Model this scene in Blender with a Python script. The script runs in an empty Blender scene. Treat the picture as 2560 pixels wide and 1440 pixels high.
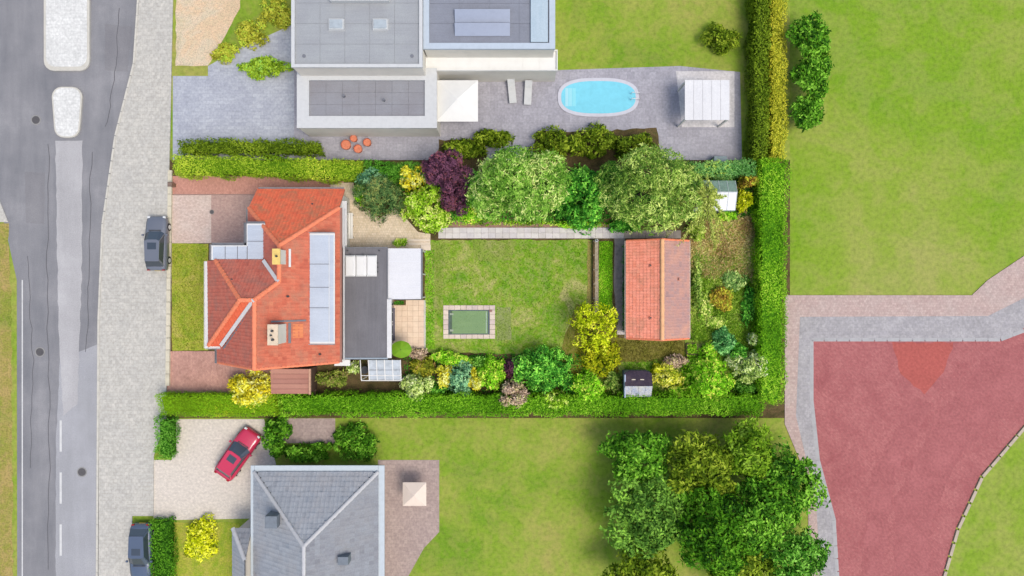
import bpy, math, random
import numpy as np
from mathutils import Vector, Matrix
S = bpy.context.scene
COL = S.collection
random.seed(7); RNG = np.random.default_rng(7)
R = math.radians

# ------------------------------------------------------------------ camera, sky, sun, exposure
H = 57.6                                    # drone height above the ground
cam = bpy.data.cameras.new('camera'); co = bpy.data.objects.new('camera', cam); COL.objects.link(co)
co.location = (0, 0, H); co.rotation_euler = (0, 0, 0)
cam.sensor_width = 36; cam.lens = 36 * H / 85.333; cam.clip_end = 2000; cam.clip_start = 1
S.camera = co
world = bpy.data.worlds.new('World'); S.world = world; world.use_nodes = True
wn = world.node_tree.nodes; wl = world.node_tree.links
bg = wn.get('Background') or wn.new('ShaderNodeBackground')
sky = wn.new('ShaderNodeTexSky'); sky.sky_type = 'NISHITA'; sky.sun_disc = False
SUN_EL, SUN_AZ = R(65), R(125)              # azimuth clockwise from north (+Y)
sky.sun_elevation = SUN_EL; sky.sun_rotation = SUN_AZ
sky.air_density = 1.0; sky.dust_density = 3.0; sky.ozone_density = 1.0
bg.inputs['Strength'].default_value = 0.15
wl.new(sky.outputs[0], bg.inputs[0])
sun = bpy.data.lights.new('sun', 'SUN'); so = bpy.data.objects.new('sun', sun); COL.objects.link(so)
sun.energy = 1.4; sun.angle = R(24); sun.color = (1.0, 0.95, 0.87)
sd = Vector((math.sin(SUN_AZ) * math.cos(SUN_EL), math.cos(SUN_AZ) * math.cos(SUN_EL), math.sin(SUN_EL)))
so.rotation_euler = sd.to_track_quat('Z', 'Y').to_euler(); so.location = (20, -30, 60)
S.view_settings.view_transform = 'Standard'; S.view_settings.look = 'None'
S.view_settings.gamma = 1; S.view_settings.exposure = 0.64; S.view_settings.use_curve_mapping = False

# ------------------------------------------------------------------ colour and materials
GAIN = 1.42
def lin(v):
    v /= 255.0
    return v / 12.92 if v <= 0.04045 else ((v + 0.055) / 1.055) ** 2.4
def C(r, g, b, k=1.0):
    return (min(lin(r) / GAIN * k * 1.03, .85), min(lin(g) / GAIN * k, .85), min(lin(b) / GAIN * k * .93, .85), 1)
def newmat(name):
    m = bpy.data.materials.new(name); m.use_nodes = True
    nt = m.node_tree; return m, nt, nt.nodes['Principled BSDF']
def coords(nt, rot=0):
    tc = nt.nodes.new('ShaderNodeTexCoord'); mp = nt.nodes.new('ShaderNodeMapping')
    g = nt.nodes.new('ShaderNodeNewGeometry')
    nt.links.new(g.outputs['Position'], mp.inputs['Vector']); mp.inputs['Rotation'].default_value[2] = rot
    return mp.outputs[0]
def noise(nt, vec, scale, detail=4, rough=.6, dist=0):
    n = nt.nodes.new('ShaderNodeTexNoise'); n.inputs['Scale'].default_value = scale
    n.inputs['Detail'].default_value = detail; n.inputs['Roughness'].default_value = rough
    n.inputs['Distortion'].default_value = dist
    nt.links.new(vec, n.inputs['Vector']); return n.outputs['Fac']
def ramp(nt, fac, stops):
    r = nt.nodes.new('ShaderNodeValToRGB'); e = r.color_ramp.elements
    while len(e) < len(stops): e.new(.5)
    for i, (p, c) in enumerate(stops): e[i].position = p; e[i].color = c
    nt.links.new(fac, r.inputs['Fac']); return r.outputs['Color']
def mix(nt, a, b, fac, mode='MIX'):
    m = nt.nodes.new('ShaderNodeMix'); m.data_type = 'RGBA'; m.blend_type = mode
    for s, v in ((6, a), (7, b)):
        if isinstance(v, tuple): m.inputs[s].default_value = v
        else: nt.links.new(v, m.inputs[s])
    if isinstance(fac, (int, float)): m.inputs[0].default_value = fac
    else: nt.links.new(fac, m.inputs[0])
    return m.outputs[2]
def bump(nt, bs, h, strength=.4, dist=.02):
    b = nt.nodes.new('ShaderNodeBump'); b.inputs['Strength'].default_value = strength
    b.inputs['Distance'].default_value = dist
    nt.links.new(h, b.inputs['Height']); nt.links.new(b.outputs[0], bs.inputs['Normal'])
MATS = {}
def cached(f):
    def g(name, *a, **k):
        if name not in MATS: MATS[name] = f(name, *a, **k)
        return MATS[name]
    return g
@cached
def mat_plain(name, c, rough=.7, var=.12, scale=3, metal=0, spec=.4):
    m, nt, bs = newmat(name); v = coords(nt)
    n1 = noise(nt, v, scale, 5); n2 = noise(nt, v, scale * 9, 3)
    dk = tuple(x * (1 - 2 * var) for x in c[:3]) + (1,); lt = tuple(min(.9, x * (1 + 1.3 * var)) for x in c[:3]) + (1,)
    col = ramp(nt, n1, [(.3, dk), (.5, c), (.72, lt)])
    col = mix(nt, col, mix(nt, dk, lt, n2), .35)
    nt.links.new(col, bs.inputs['Base Color']); bs.inputs['Roughness'].default_value = rough
    bs.inputs['Metallic'].default_value = metal; bs.inputs['Specular IOR Level'].default_value = spec
    bump(nt, bs, n2, .25, .01)
    return m
@cached
def mat_mottle(name, cols, big=.35, fine=6.0, b=.6, rough=.9, dist=.6, stretch=None, fc=.75):
    """ground cover: three to four colours blended over two scales"""
    m, nt, bs = newmat(name); v = coords(nt)
    if stretch:
        mp = nt.nodes.new('ShaderNodeMapping'); mp.inputs['Scale'].default_value = stretch
        nt.links.new(v, mp.inputs['Vector']); v = mp.outputs[0]
    nb = noise(nt, v, big, 5, .62, dist); nm = noise(nt, v, big * 5.3, 5, .65, .3); nf = noise(nt, v, fine, 4, .7)
    k = len(cols)
    c1 = ramp(nt, nb, [(.36 + .28 * i / (k - 1), cols[i]) for i in range(k)])
    c2 = ramp(nt, nm, [(.3 + .4 * i / (k - 1), cols[(i * 2 + 1) % k]) for i in range(k)])
    col = mix(nt, c1, c2, .42)
    f = ramp(nt, nf, [(.28, (.45, .45, .45, 1)), (.5, (1, 1, 1, 1)), (.75, (1.45, 1.4, 1.25, 1))])
    col = mix(nt, col, f, fc, 'MULTIPLY')
    nt.links.new(col, bs.inputs['Base Color']); bs.inputs['Roughness'].default_value = rough
    bs.inputs['Specular IOR Level'].default_value = .15
    bump(nt, bs, nf, b, .05)
    return m
@cached
def mat_brick(name, c1, c2, mortar, w=.2, h=.1, rot=0, ms=.012, stain=.5, stainc=None):
    m, nt, bs = newmat(name); v = coords(nt, rot)
    br = nt.nodes.new('ShaderNodeTexBrick'); nt.links.new(v, br.inputs['Vector'])
    br.inputs['Color1'].default_value = c1; br.inputs['Color2'].default_value = c2; br.inputs['Mortar'].default_value = mortar
    br.inputs['Scale'].default_value = 1; br.inputs['Brick Width'].default_value = w; br.inputs['Row Height'].default_value = h
    br.inputs['Mortar Size'].default_value = ms; br.inputs['Mortar Smooth'].default_value = .3; br.inputs['Bias'].default_value = 0
    mortar = tuple((a + b) / 2 * .5 + c * .5 for a, b, c in zip(c1, c2, mortar)); br.inputs['Mortar'].default_value = mortar
    nb = noise(nt, v, .5, 6, .65, .5); nf = noise(nt, v, 5, 4)
    sc = stainc or tuple(x * .55 for x in c1[:3]) + (1,)
    col = mix(nt, br.outputs['Color'], sc, ramp(nt, nb, [(.42, (0, 0, 0, 1)), (.75, (stain, stain, stain, 1))]))
    col = mix(nt, col, ramp(nt, nf, [(.3, (.75, .75, .75, 1)), (.7, (1.2, 1.2, 1.2, 1))]), .7, 'MULTIPLY')
    nt.links.new(col, bs.inputs['Base Color']); bs.inputs['Roughness'].default_value = .85
    bs.inputs['Specular IOR Level'].default_value = .25
    bump(nt, bs, br.outputs['Fac'], -.5, .006)
    return m
@cached
def mat_asphalt(name, base, patch, light):
    m, nt, bs = newmat(name); v = coords(nt)
    mp = nt.nodes.new('ShaderNodeMapping'); mp.inputs['Scale'].default_value = (1, .12, 1); nt.links.new(v, mp.inputs['Vector'])
    ns = noise(nt, mp.outputs[0], .7, 4, .6); nb = noise(nt, v, .25, 6, .65); nf = noise(nt, v, 14, 4, .8)
    col = ramp(nt, nb, [(.35, patch), (.55, base), (.7, light)])
    col = mix(nt, col, ramp(nt, ns, [(.35, patch), (.65, light)]), .4)
    col = mix(nt, col, ramp(nt, nf, [(.3, (.7, .7, .7, 1)), (.7, (1.3, 1.3, 1.3, 1))]), .6, 'MULTIPLY')
    nt.links.new(col, bs.inputs['Base Color']); bs.inputs['Roughness'].default_value = .85; bump(nt, bs, nf, .3, .01)
    return m
@cached
def mat_attr(name, cols, rough=.8, soil=None, trans=0.0, soilscale=.6, spec=.3):
    """colour picked piece by piece from the face attribute rnd"""
    m, nt, bs = newmat(name)
    at = nt.nodes.new('ShaderNodeAttribute'); at.attribute_name = 'rnd'
    k = len(cols); col = ramp(nt, at.outputs['Fac'], [(i / (k - 1), cols[i]) for i in range(k)])
    if soil:
        v = coords(nt); nb = noise(nt, v, soilscale, 6, .7, .6)
        col = mix(nt, col, soil, ramp(nt, nb, [(.46, (0, 0, 0, 1)), (.68, (.8, .8, .8, 1))]))
        nf = noise(nt, v, 9, 3); col = mix(nt, col, ramp(nt, nf, [(.3, (.8, .8, .8, 1)), (.7, (1.15, 1.15, 1.15, 1))]), .6, 'MULTIPLY')
    nt.links.new(col, bs.inputs['Base Color']); bs.inputs['Roughness'].default_value = rough
    bs.inputs['Specular IOR Level'].default_value = spec
    if trans and not soil:
        nb = noise(nt, coords(nt), .55, 5, .65, .8); col = mix(nt, col, ramp(nt, nb, [(.3, (.72, .84, .8, 1)), (.5, (1, 1, 1, 1)), (.72, (1.22, 1.08, .9, 1))]), 1.0, 'MULTIPLY')
    if trans:
        t = nt.nodes.new('ShaderNodeBsdfTranslucent'); ms = nt.nodes.new('ShaderNodeMixShader'); ms.inputs[0].default_value = trans
        nt.links.new(col, t.inputs['Color']); out = nt.nodes['Material Output']
        nt.links.new(bs.outputs[0], ms.inputs[1]); nt.links.new(t.outputs[0], ms.inputs[2]); nt.links.new(ms.outputs[0], out.inputs['Surface'])
    return m
@cached
def mat_glass(name, c=(.8, .9, .92, 1), alpha=.35, rough=.1):
    m, nt, bs = newmat(name); bs.inputs['Base Color'].default_value = c; bs.inputs['Roughness'].default_value = rough
    bs.inputs['Alpha'].default_value = alpha; bs.inputs['Specular IOR Level'].default_value = .8
    v = coords(nt); n = noise(nt, v, 1.5, 5, .7); a = ramp(nt, n, [(.3, (alpha * .7,) * 3 + (1,)), (.7, (min(1, alpha * 1.35),) * 3 + (1,))])
    nt.links.new(a, bs.inputs['Alpha'])
    return m
@cached
def mat_paint(name, c, rough=.25):
    m, nt, bs = newmat(name); bs.inputs['Base Color'].default_value = c; bs.inputs['Roughness'].default_value = rough
    bs.inputs['Coat Weight'].default_value = .6; bs.inputs['Coat Roughness'].default_value = .1; return m
@cached
def mat_water(name, c):
    m, nt, bs = newmat(name); v = coords(nt); n = noise(nt, v, 1.6, 4, .6, 1)
    col = ramp(nt, n, [(.3, tuple(x * .94 for x in c[:3]) + (1,)), (.7, tuple(min(1, x * 1.06) for x in c[:3]) + (1,))])
    nt.links.new(col, bs.inputs['Base Color']); bs.inputs['Roughness'].default_value = .06; bump(nt, bs, n, .05, .02); return m
@cached
def mat_strip(name, c, light, rough=.8, axis=0, period=1.0, metal=0):
    """sheet with faint streaks along one axis"""
    m, nt, bs = newmat(name); v = coords(nt)
    mp = nt.nodes.new('ShaderNodeMapping'); sc = [6, 6, 6]; sc[axis] = .35; mp.inputs['Scale'].default_value = sc
    nt.links.new(v, mp.inputs['Vector'])
    n = noise(nt, mp.outputs[0], .8, 5, .7); n2 = noise(nt, v, .6, 5, .6); n3 = noise(nt, v, 12, 3)
    col = ramp(nt, n2, [(.35, c), (.7, light)]); col = mix(nt, col, ramp(nt, n, [(.3, c), (.7, light)]), .45)
    col = mix(nt, col, ramp(nt, n3, [(.3, (.85, .85, .85, 1)), (.7, (1.1, 1.1, 1.1, 1))]), .6, 'MULTIPLY')
    nt.links.new(col, bs.inputs['Base Color']); bs.inputs['Roughness'].default_value = rough; bs.inputs['Metallic'].default_value = metal
    bump(nt, bs, n3, .15, .01); return m

# ------------------------------------------------------------------ mesh helpers
def P(px, py, z=0.0):
    k = (H - z) / H / 30.0
    return ((px - 1280) * k, (720 - py) * k)
def V3(px, py, z): x, y = P(px, py, z); return (x, y, z)
class MB:
    def __init__(s): s.v = []; s.f = []; s.r = []; s.np = None
    def poly(s, pts, rnd=None):
        i = len(s.v); s.v += [tuple(p) for p in pts]; s.f.append(tuple(range(i, i + len(pts)))); s.r.append(random.random() if rnd is None else rnd); return s
    def box(s, x0, y0, z0, x1, y1, z1, rnd=None, taper=0):
        r = random.random() if rnd is None else rnd; i = len(s.v)
        if x0 > x1: x0, x1 = x1, x0
        if y0 > y1: y0, y1 = y1, y0
        t = taper
        s.v += [(x0, y0, z0), (x1, y0, z0), (x1, y1, z0), (x0, y1, z0), (x0 + t, y0 + t, z1), (x1 - t, y0 + t, z1), (x1 - t, y1 - t, z1), (x0 + t, y1 - t, z1)]
        for q in ((0, 3, 2, 1), (4, 5, 6, 7), (0, 1, 5, 4), (1, 2, 6, 5), (2, 3, 7, 6), (3, 0, 4, 7)):
            s.f.append(tuple(i + a for a in q)); s.r.append(r)
        return s
    def prism(s, pts, z0, z1, rnd=None):
        """pts: xy outline"""
        r = random.random() if rnd is None else rnd; i = len(s.v); n = len(pts)
        ar = sum(pts[a][0] * pts[(a + 1) % n][1] - pts[(a + 1) % n][0] * pts[a][1] for a in range(n))
        if ar < 0: pts = pts[::-1]
        s.v += [(p[0], p[1], z0) for p in pts] + [(p[0], p[1], z1) for p in pts]
        s.f.append(tuple(i + a for a in range(n - 1, -1, -1))); s.f.append(tuple(i + n + a for a in range(n)))
        for a in range(n): b = (a + 1) % n; s.f.append((i + a, i + b, i + n + b, i + n + a))
        s.r += [r] * (n + 2); return s
    def plate(s, pts, t, rnd=None):
        """3d polygon with thickness t downwards"""
        r = random.random() if rnd is None else rnd; i = len(s.v); n = len(pts)
        s.v += [tuple(p) for p in pts] + [(p[0], p[1], p[2] - t) for p in pts]
        s.f.append(tuple(i + a for a in range(n))); s.f.append(tuple(i + n + a for a in range(n - 1, -1, -1)))
        for a in range(n): b = (a + 1) % n; s.f.append((i + a, i + n + a, i + n + b, i + b))
        s.r += [r] * (n + 2); return s
    def tube(s, p, q, r0, r1=None, n=8, caps=True, rnd=None):
        r1 = r0 if r1 is None else r1; p = Vector(p); q = Vector(q); d = (q - p).normalized()
        a = d.orthogonal().normalized(); b = d.cross(a); i = len(s.v); rr = random.random() if rnd is None else rnd
        for c, rad in ((p, r0), (q, r1)):
            for k in range(n):
                t = 2 * math.pi * k / n; s.v.append(tuple(c + a * math.cos(t) * rad + b * math.sin(t) * rad))
        for k in range(n): s.f.append((i + k, i + (k + 1) % n, i + n + (k + 1) % n, i + n + k)); s.r.append(rr)
        if caps: s.f.append(tuple(i + n + k for k in range(n))); s.f.append(tuple(i + n - 1 - k for k in range(n))); s.r += [rr, rr]
        return s
    def dome(s, c, rx, ry, rz, n=12, m=4, rnd=None, jit=0):
        i = len(s.v); rr = random.random() if rnd is None else rnd
        for j in range(m):
            ph = j / m * math.pi / 2
            for k in range(n):
                t = 2 * math.pi * k / n; q = 1 + jit * (random.random() - .5)
                s.v.append((c[0] + rx * q * math.cos(ph) * math.cos(t), c[1] + ry * q * math.cos(ph) * math.sin(t), c[2] + rz * q * math.sin(ph)))
        s.v.append((c[0], c[1], c[2] + rz))
        for j in range(m - 1):
            for k in range(n): s.f.append((i + j * n + k, i + j * n + (k + 1) % n, i + (j + 1) * n + (k + 1) % n, i + (j + 1) * n + k)); s.r.append(rr)
        for k in range(n): s.f.append((i + (m - 1) * n + k, i + (m - 1) * n + (k + 1) % n, i + m * n)); s.r.append(rr)
        return s
    def build(s, name, mat, parent=None, loc=None, smooth=False):
        me = bpy.data.meshes.new(name)
        off = Vector(parent_loc(parent)) if parent else Vector(loc or (0, 0, 0))
        me.from_pydata([(v[0] - off.x, v[1] - off.y, v[2] - off.z) for v in s.v], [], s.f)
        a = me.attributes.new('rnd', 'FLOAT', 'FACE'); a.data.foreach_set('value', s.r)
        if smooth: me.polygons.foreach_set('use_smooth', [True] * len(s.f))
        if mat: me.materials.append(mat)
        o = bpy.data.objects.new(name, me); COL.objects.link(o)
        if parent: o.parent = parent
        else: o.location = off
        return o
def parent_loc(p):
    v = Vector((0, 0, 0))
    while p: v += p.location; p = p.parent
    return v
def np_mesh(name, verts, quads, rnd, mat, parent=None, loc=(0, 0, 0)):
    """quads: verts (n*4,3) in order"""
    me = bpy.data.meshes.new(name); off = np.array(parent_loc(parent) if parent else loc)
    verts = (verts - off).astype(np.float32); n = len(quads)
    me.vertices.add(len(verts)); me.vertices.foreach_set('co', verts.ravel())
    me.loops.add(n * 4); me.loops.foreach_set('vertex_index', quads.astype(np.int32).ravel())
    me.polygons.add(n); me.polygons.foreach_set('loop_start', np.arange(0, n * 4, 4, dtype=np.int32))
    try: me.polygons.foreach_set('loop_total', np.full(n, 4, dtype=np.int32))
    except Exception: pass
    me.update(calc_edges=True)
    a = me.attributes.new('rnd', 'FLOAT', 'FACE'); a.data.foreach_set('value', rnd.astype(np.float32))
    me.materials.append(mat); o = bpy.data.objects.new(name, me); COL.objects.link(o)
    if parent: o.parent = parent
    else: o.location = off
    return o
def tag(o, label=None, cat=None, group=None, kind=None):
    if label: o['label'] = label
    if cat: o['category'] = cat
    if group: o['group'] = group
    if kind: o['kind'] = kind
    return o
def thing(name, label, cat, loc, group=None):
    o = bpy.data.objects.new(name, None); COL.objects.link(o); o.location = loc; o.empty_display_size = .3
    return tag(o, label, cat, group)
def clone(o, parent=None, loc=None, rz=0, label=None):
    c = o.copy(); COL.objects.link(c); c.parent = parent
    if loc is not None: c.location = loc
    if rz: c.rotation_euler[2] = rz
    if label: c['label'] = label
    for ch in list(o.children): clone(ch, c)
    return c
def pieces(name, mesh_ob, spots, parent):
    """repeat one piece (already linked, centred on its own origin) at world spots (x,y,z,rz)"""
    pl = parent_loc(parent)
    for i, sp in enumerate(spots):
        o = mesh_ob if i == 0 else mesh_ob.copy()
        if i: COL.objects.link(o)
        o.parent = parent; o.location = Vector(sp[:3]) - pl
        o.rotation_euler = (sp[4] if len(sp) > 4 else 0, sp[5] if len(sp) > 5 else 0, sp[3] if len(sp) > 3 else 0)
def inside(x, y, poly):
    c = False; n = len(poly)
    for i in range(n):
        x1, y1 = poly[i][:2]; x2, y2 = poly[(i + 1) % n][:2]
        if (y1 > y) != (y2 > y) and x < (x2 - x1) * (y - y1) / (y2 - y1) + x1: c = not c
    return c
def rough_outline(pts, step=.6, amp=.12, seed=1):
    rd = random.Random(seed); out = []
    n = len(pts)
    for i in range(n):
        a = pts[i]; b = pts[(i + 1) % n]; L = math.dist(a, b); k = max(1, int(L / step))
        for j in range(k):
            t = j / k; out.append((a[0] + (b[0] - a[0]) * t + rd.uniform(-amp, amp), a[1] + (b[1] - a[1]) * t + rd.uniform(-amp, amp)))
    return out
def sheet(name, pxpts, z, mat, rough=0, seed=1, parent=None, kind='structure', thick=0):
    pts = [P(a, b, z) for a, b in pxpts]
    if rough: pts = rough_outline(pts, .5, rough, seed)
    m = MB()
    if thick: m.prism(pts, z - thick, z)
    else:
        ar = sum(pts[a][0] * pts[(a + 1) % len(pts)][1] - pts[(a + 1) % len(pts)][0] * pts[a][1] for a in range(len(pts)))
        if ar < 0: pts = pts[::-1]
        m.poly([(x, y, z) for x, y in pts])
    o = m.build(name, mat, parent)
    if kind and not parent: o['kind'] = kind
    return o
def rect(a, b, c, d): return [(a, b), (c, b), (c, d), (a, d)]

# ------------------------------------------------------------------ ground and surfaces
M_LAWN = mat_mottle('lawn', [C(80, 144, 6), C(110, 160, 22), C(138, 166, 50), C(184, 180, 118)], .33, 7, .5, dist=1.2)
M_FRONT = mat_mottle('front_lawn', [C(112, 154, 28), C(146, 168, 46), C(168, 172, 64), C(186, 176, 94)], .5, 8, .5)
M_FIELD = mat_mottle('field', [C(104, 154, 26), C(126, 162, 40), C(146, 166, 66), C(162, 166, 92)], .05, 3, .3, fc=.5)
M_NLAWN = mat_mottle('neighbour_lawn', [C(100, 148, 28), C(130, 162, 48), C(150, 168, 70), C(168, 162, 92)], .09, 3, .4, fc=.5)
M_WILD = mat_mottle('wild_ground', [C(90, 130, 30, 1.5), C(125, 145, 55, 1.5), C(160, 140, 90, 1.5), C(182, 150, 112, 1.5)], .35, 8, .8)
M_SOIL = mat_mottle('soil', [C(62, 52, 34), C(92, 78, 52), C(120, 98, 72), C(82, 88, 44)], .6, 9, .8)
M_OLIVE = mat_mottle('olive_grass', [C(110, 115, 40), C(132, 128, 58), C(145, 140, 75), C(105, 112, 30)], .8, 9, .6)
M_VERGE = mat_mottle('verge', [C(110, 140, 40), C(140, 150, 60), C(165, 150, 85), C(185, 160, 110)], .2, 6, .5)
M_ROAD = mat_asphalt('asphalt', C(136, 137, 143), C(118, 120, 127), C(158, 158, 163))
M_SIDE = mat_brick('pavement_slabs', C(206, 204, 198), C(192, 191, 186), C(160, 158, 152), .3, .3, 0, .012, .35, C(178, 178, 178))
M_REDR = mat_brick('red_clinker', C(186, 118, 118), C(172, 102, 104), C(150, 92, 92), .21, .105, R(45), .01, .8, C(154, 84, 88))
M_REDF = mat_brick('fresh_red_clinker', C(190, 100, 92), C(180, 92, 86), C(150, 80, 78), .21, .105, R(45), .01, .3)
M_PINKP = mat_brick('pink_pavers', C(200, 178, 172), C(186, 162, 158), C(160, 142, 138), .2, .2, 0, .012, .4, C(196, 188, 184))
M_DRIVE = mat_brick('driveway_light', C(222, 200, 190), C(206, 184, 174), C(176, 160, 150), .21, .105, 0, .012, .4, C(222, 212, 205))
M_DRIVE2 = mat_brick('driveway_dull', C(200, 170, 160), C(186, 154, 146), C(160, 138, 130), .21, .105, 0, .012, .5, C(168, 145, 138))
M_DRIVE3 = mat_brick('driveway_pink', C(214, 158, 142), C(198, 144, 130), C(168, 128, 116), .21, .105, R(90), .012, .5, C(176, 132, 118))
M_DRIVE4 = mat_brick('driveway_brown', C(206, 162, 148, 1.1), C(190, 146, 134, 1.1), C(150, 118, 108), .21, .105, R(90), .012, .7, C(140, 104, 96))
M_CREAM = mat_brick('cream_pavers', C(228, 214, 194, 1.1), C(218, 202, 178, 1.1), C(184, 166, 140), .2, .2, 0, .014, .5, C(182, 164, 126))
M_CONC = mat_plain('pale_concrete', C(214, 206, 204), .85, .1, 2)
M_CONC2 = mat_plain('grey_gravel', C(160, 152, 148), .9, .22, 3)
M_KERB = mat_plain('kerb_concrete', C(206, 204, 196), .85, .1, 2)
M_NPAV = mat_brick('bluegrey_paving', C(188, 194, 206), C(174, 180, 194), C(150, 154, 166), .6, .3, 0, .012, .5, C(150, 155, 172))
M_PATIO = mat_brick('grey_patio', C(178, 178, 190), C(164, 164, 176), C(140, 140, 150), .6, .6, 0, .012, .4, C(150, 148, 158))
M_PATIO2 = mat_brick('pinkish_patio', C(186, 168, 162), C(170, 152, 148), C(146, 130, 126), .3, .3, 0, .012, .4, C(158, 142, 142))
M_PALE = mat_brick('pale_drive', C(228, 220, 210), C(216, 208, 200), C(190, 182, 172), .21, .105, 0, .01, .4, C(206, 200, 190))
M_SAND = mat_mottle('peach_gravel', [C(214, 190, 160), C(226, 198, 168), C(218, 206, 186), C(200, 190, 160)], .3, 9, .5)
M_WHITEP = mat_plain('white_paint', C(236, 238, 238), .6, .04, 1)
M_LINE = mat_plain('road_paint', C(214, 216, 218), .7, .1, 3)

g = MB(); g.poly([(-420, -420, 0), (420, -420, 0), (420, 420, 0), (-420, 420, 0)]); tag(g.build('ground', M_NLAWN), kind='structure')
sheet('field', [(1975, -700), (3600, -700), (3600, 640), (2560, 640), (2470, 700), (2430, 738), (1960, 738), (1975, 380)], .004, M_FIELD)
# street on the west side
sheet('road', [(-70, -800), (352, -800), (348, 0), (336, 160), (290, 340), (258, 560), (248, 800), (244, 2300), (44, 2300), (42, 700), (-20, 420), (-70, 100)], .004, M_ROAD)
sheet('pavement', [(352, -800), (440, -800), (432, 0), (428, 190), (424, 380), (416, 700), (416, 1045), (384, 1140), (384, 1290), (330, 1290), (330, 2300), (244, 2300), (248, 800), (258, 560), (290, 340), (336, 160), (348, 0)], .09, M_SIDE, thick=.085)
sheet('verge', [(-700, 560), (20, 560), (30, 800), (34, 2300), (-700, 2300)], .006, M_VERGE, .1)
sheet('far_pavement', [(-160, -800), (-80, -800), (-80, 100), (-30, 430), (20, 555), (-160, 555)], .05, M_SIDE, thick=.045)
# kerb stones along the pavement: pieces of the pavement
pv = bpy.data.objects['pavement']
kst = MB().box(-.08, -.49, 0, .08, .49, .035).build('kerb_stone', M_KERB)
kpath = [(348, -20), (336, 160), (290, 340), (258, 560), (248, 800), (244, 1460)]; spots = []
for (a, b), (c, d) in zip(kpath[:-1], kpath[1:]):
    p = Vector(P(a, b)); q = Vector(P(c, d)); L = (q - p).length; n = int(L)
    for i in range(n):
        c2 = p.lerp(q, (i + .5) / n); ang = math.atan2((q - p).y, (q - p).x) - math.pi / 2; spots.append((c2.x, c2.y, .088, ang))
pieces('kerb_stone', kst, spots, pv)
# centre line dashes, each a thin sheet on the road
rd = bpy.data.objects['road']; dash = MB().poly([(-.09, -1.3, 0), (.09, -1.3, 0), (.09, 1.3, 0), (-.09, 1.3, 0)]).build('line_marking', M_LINE)
pieces('line_marking', dash, [P(152, y) + (.013, 0) for y in range(1090, 1500, 130)], rd)
el = MB().poly([(-.05, -20, 0), (.05, -20, 0), (.05, 20, 0), (-.05, 20, 0)]).build('edge_line', M_LINE)
pieces('edge_line', el, [P(56, 1300) + (.013, 0)], rd)
M_CRK = mat_plain('tar_seam', C(98, 98, 104), .9)
def crack(pts, w, seed):
    rd_ = random.Random(seed); L = []; 
    for (a, b), (c, d) in zip(pts[:-1], pts[1:]):
        for q in range(10): L.append((a + (c - a) * q / 10 + rd_.uniform(-3, 3), b + (d - b) * q / 10))
    sheet('tar_seam', [(x - w, y) for x, y in L] + [(x + w, y) for x, y in L[::-1]], .015, M_CRK)
crack([(122, 360), (118, 700), (124, 1100), (120, 1460)], .8, 1); crack([(228, 380), (222, 700), (214, 900)], .8, 2); crack([(70, 640), (82, 900), (74, 1200)], .7, 3); crack([(300, 20), (286, 200), (262, 330)], .8, 4)
sheet('median_strip', [(138, 352), (206, 352), (204, 700), (194, 1010), (158, 1040), (146, 800)], .012, mat_asphalt('pale_median', C(178, 178, 182), C(166, 166, 170), C(196, 196, 200)), .05, 11)
sheet('resurfaced_lane', [(150, 900), (246, 860), (243, 2300), (136, 2300), (140, 1100)], .008, mat_asphalt('lighter_asphalt', C(168, 170, 178), C(154, 156, 162), C(180, 182, 188)), .04, 12)
sheet('asphalt_patch', [(262, 60), (330, 66), (318, 180), (262, 176)], .010, mat_asphalt('dark_patch', C(132, 132, 138), C(118, 118, 124), C(146, 146, 150)), .03, 13)
sheet('asphalt_patch', [(62, 430), (112, 432), (110, 560), (64, 556)], .010, MATS['dark_patch'], .03, 14)
for i, (a, b, lb) in enumerate(((90, 300, 'round manhole cover in the left lane beside the small traffic island'), (100, 880, 'round manhole cover in the left lane level with the front garden'), (205, 1180, 'round manhole cover in the right lane level with the red car'))):
    x, y = P(a, b); t = thing('manhole_cover', lb, 'manhole', (x, y, .006), 'manhole covers in the road'); MB().tube((x, y, .012), (x, y, .022), .33, n=18).build('cover', mat_plain('cast_iron', C(90, 88, 90), .6), t); MB().tube((x, y, .010), (x, y, .018), .42, n=18).build('ring', mat_plain('manhole_ring', C(150, 150, 150), .7), t)

def island(pts, label):
    c = np.mean([P(*p) for p in pts], axis=0); t = thing('traffic_island', label, 'traffic island', (c[0], c[1], 0), 'traffic islands in the road')
    w = [P(*p) for p in pts]; MB().prism(w, 0, .13).build('kerb', M_KERB, t)
    ins = [((x - c[0]) * .90 + c[0], (y - c[1]) * .955 + c[1]) for x, y in w]
    MB().prism(ins, .13, .15).build('island_top', mat_brick('white_slabs', C(232, 234, 234), C(222, 224, 224), C(196, 198, 198), .3, .3, 0, .016, .7, C(196, 198, 198)), t)
def rounded(x0, y0, x1, y1, r, taper=0):
    o = []
    for cx, cy, a0 in ((x1 - r, y0 + r, -90), (x1 - r - taper, y1 - r, 0), (x0 + r + taper, y1 - r, 90), (x0 + r, y0 + r, 180)):
        for k in range(5): a = R(a0 + k * 22.5); o.append((cx + r * math.cos(a), cy + r * math.sin(a)))
    return o
island(rounded(112, -260, 226, 178, 25), 'wide white topped traffic island with the pale kerb at the top of the road')
island(rounded(132, 218, 208, 345, 25, 6), 'small white topped traffic island south of the wide one')

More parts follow.
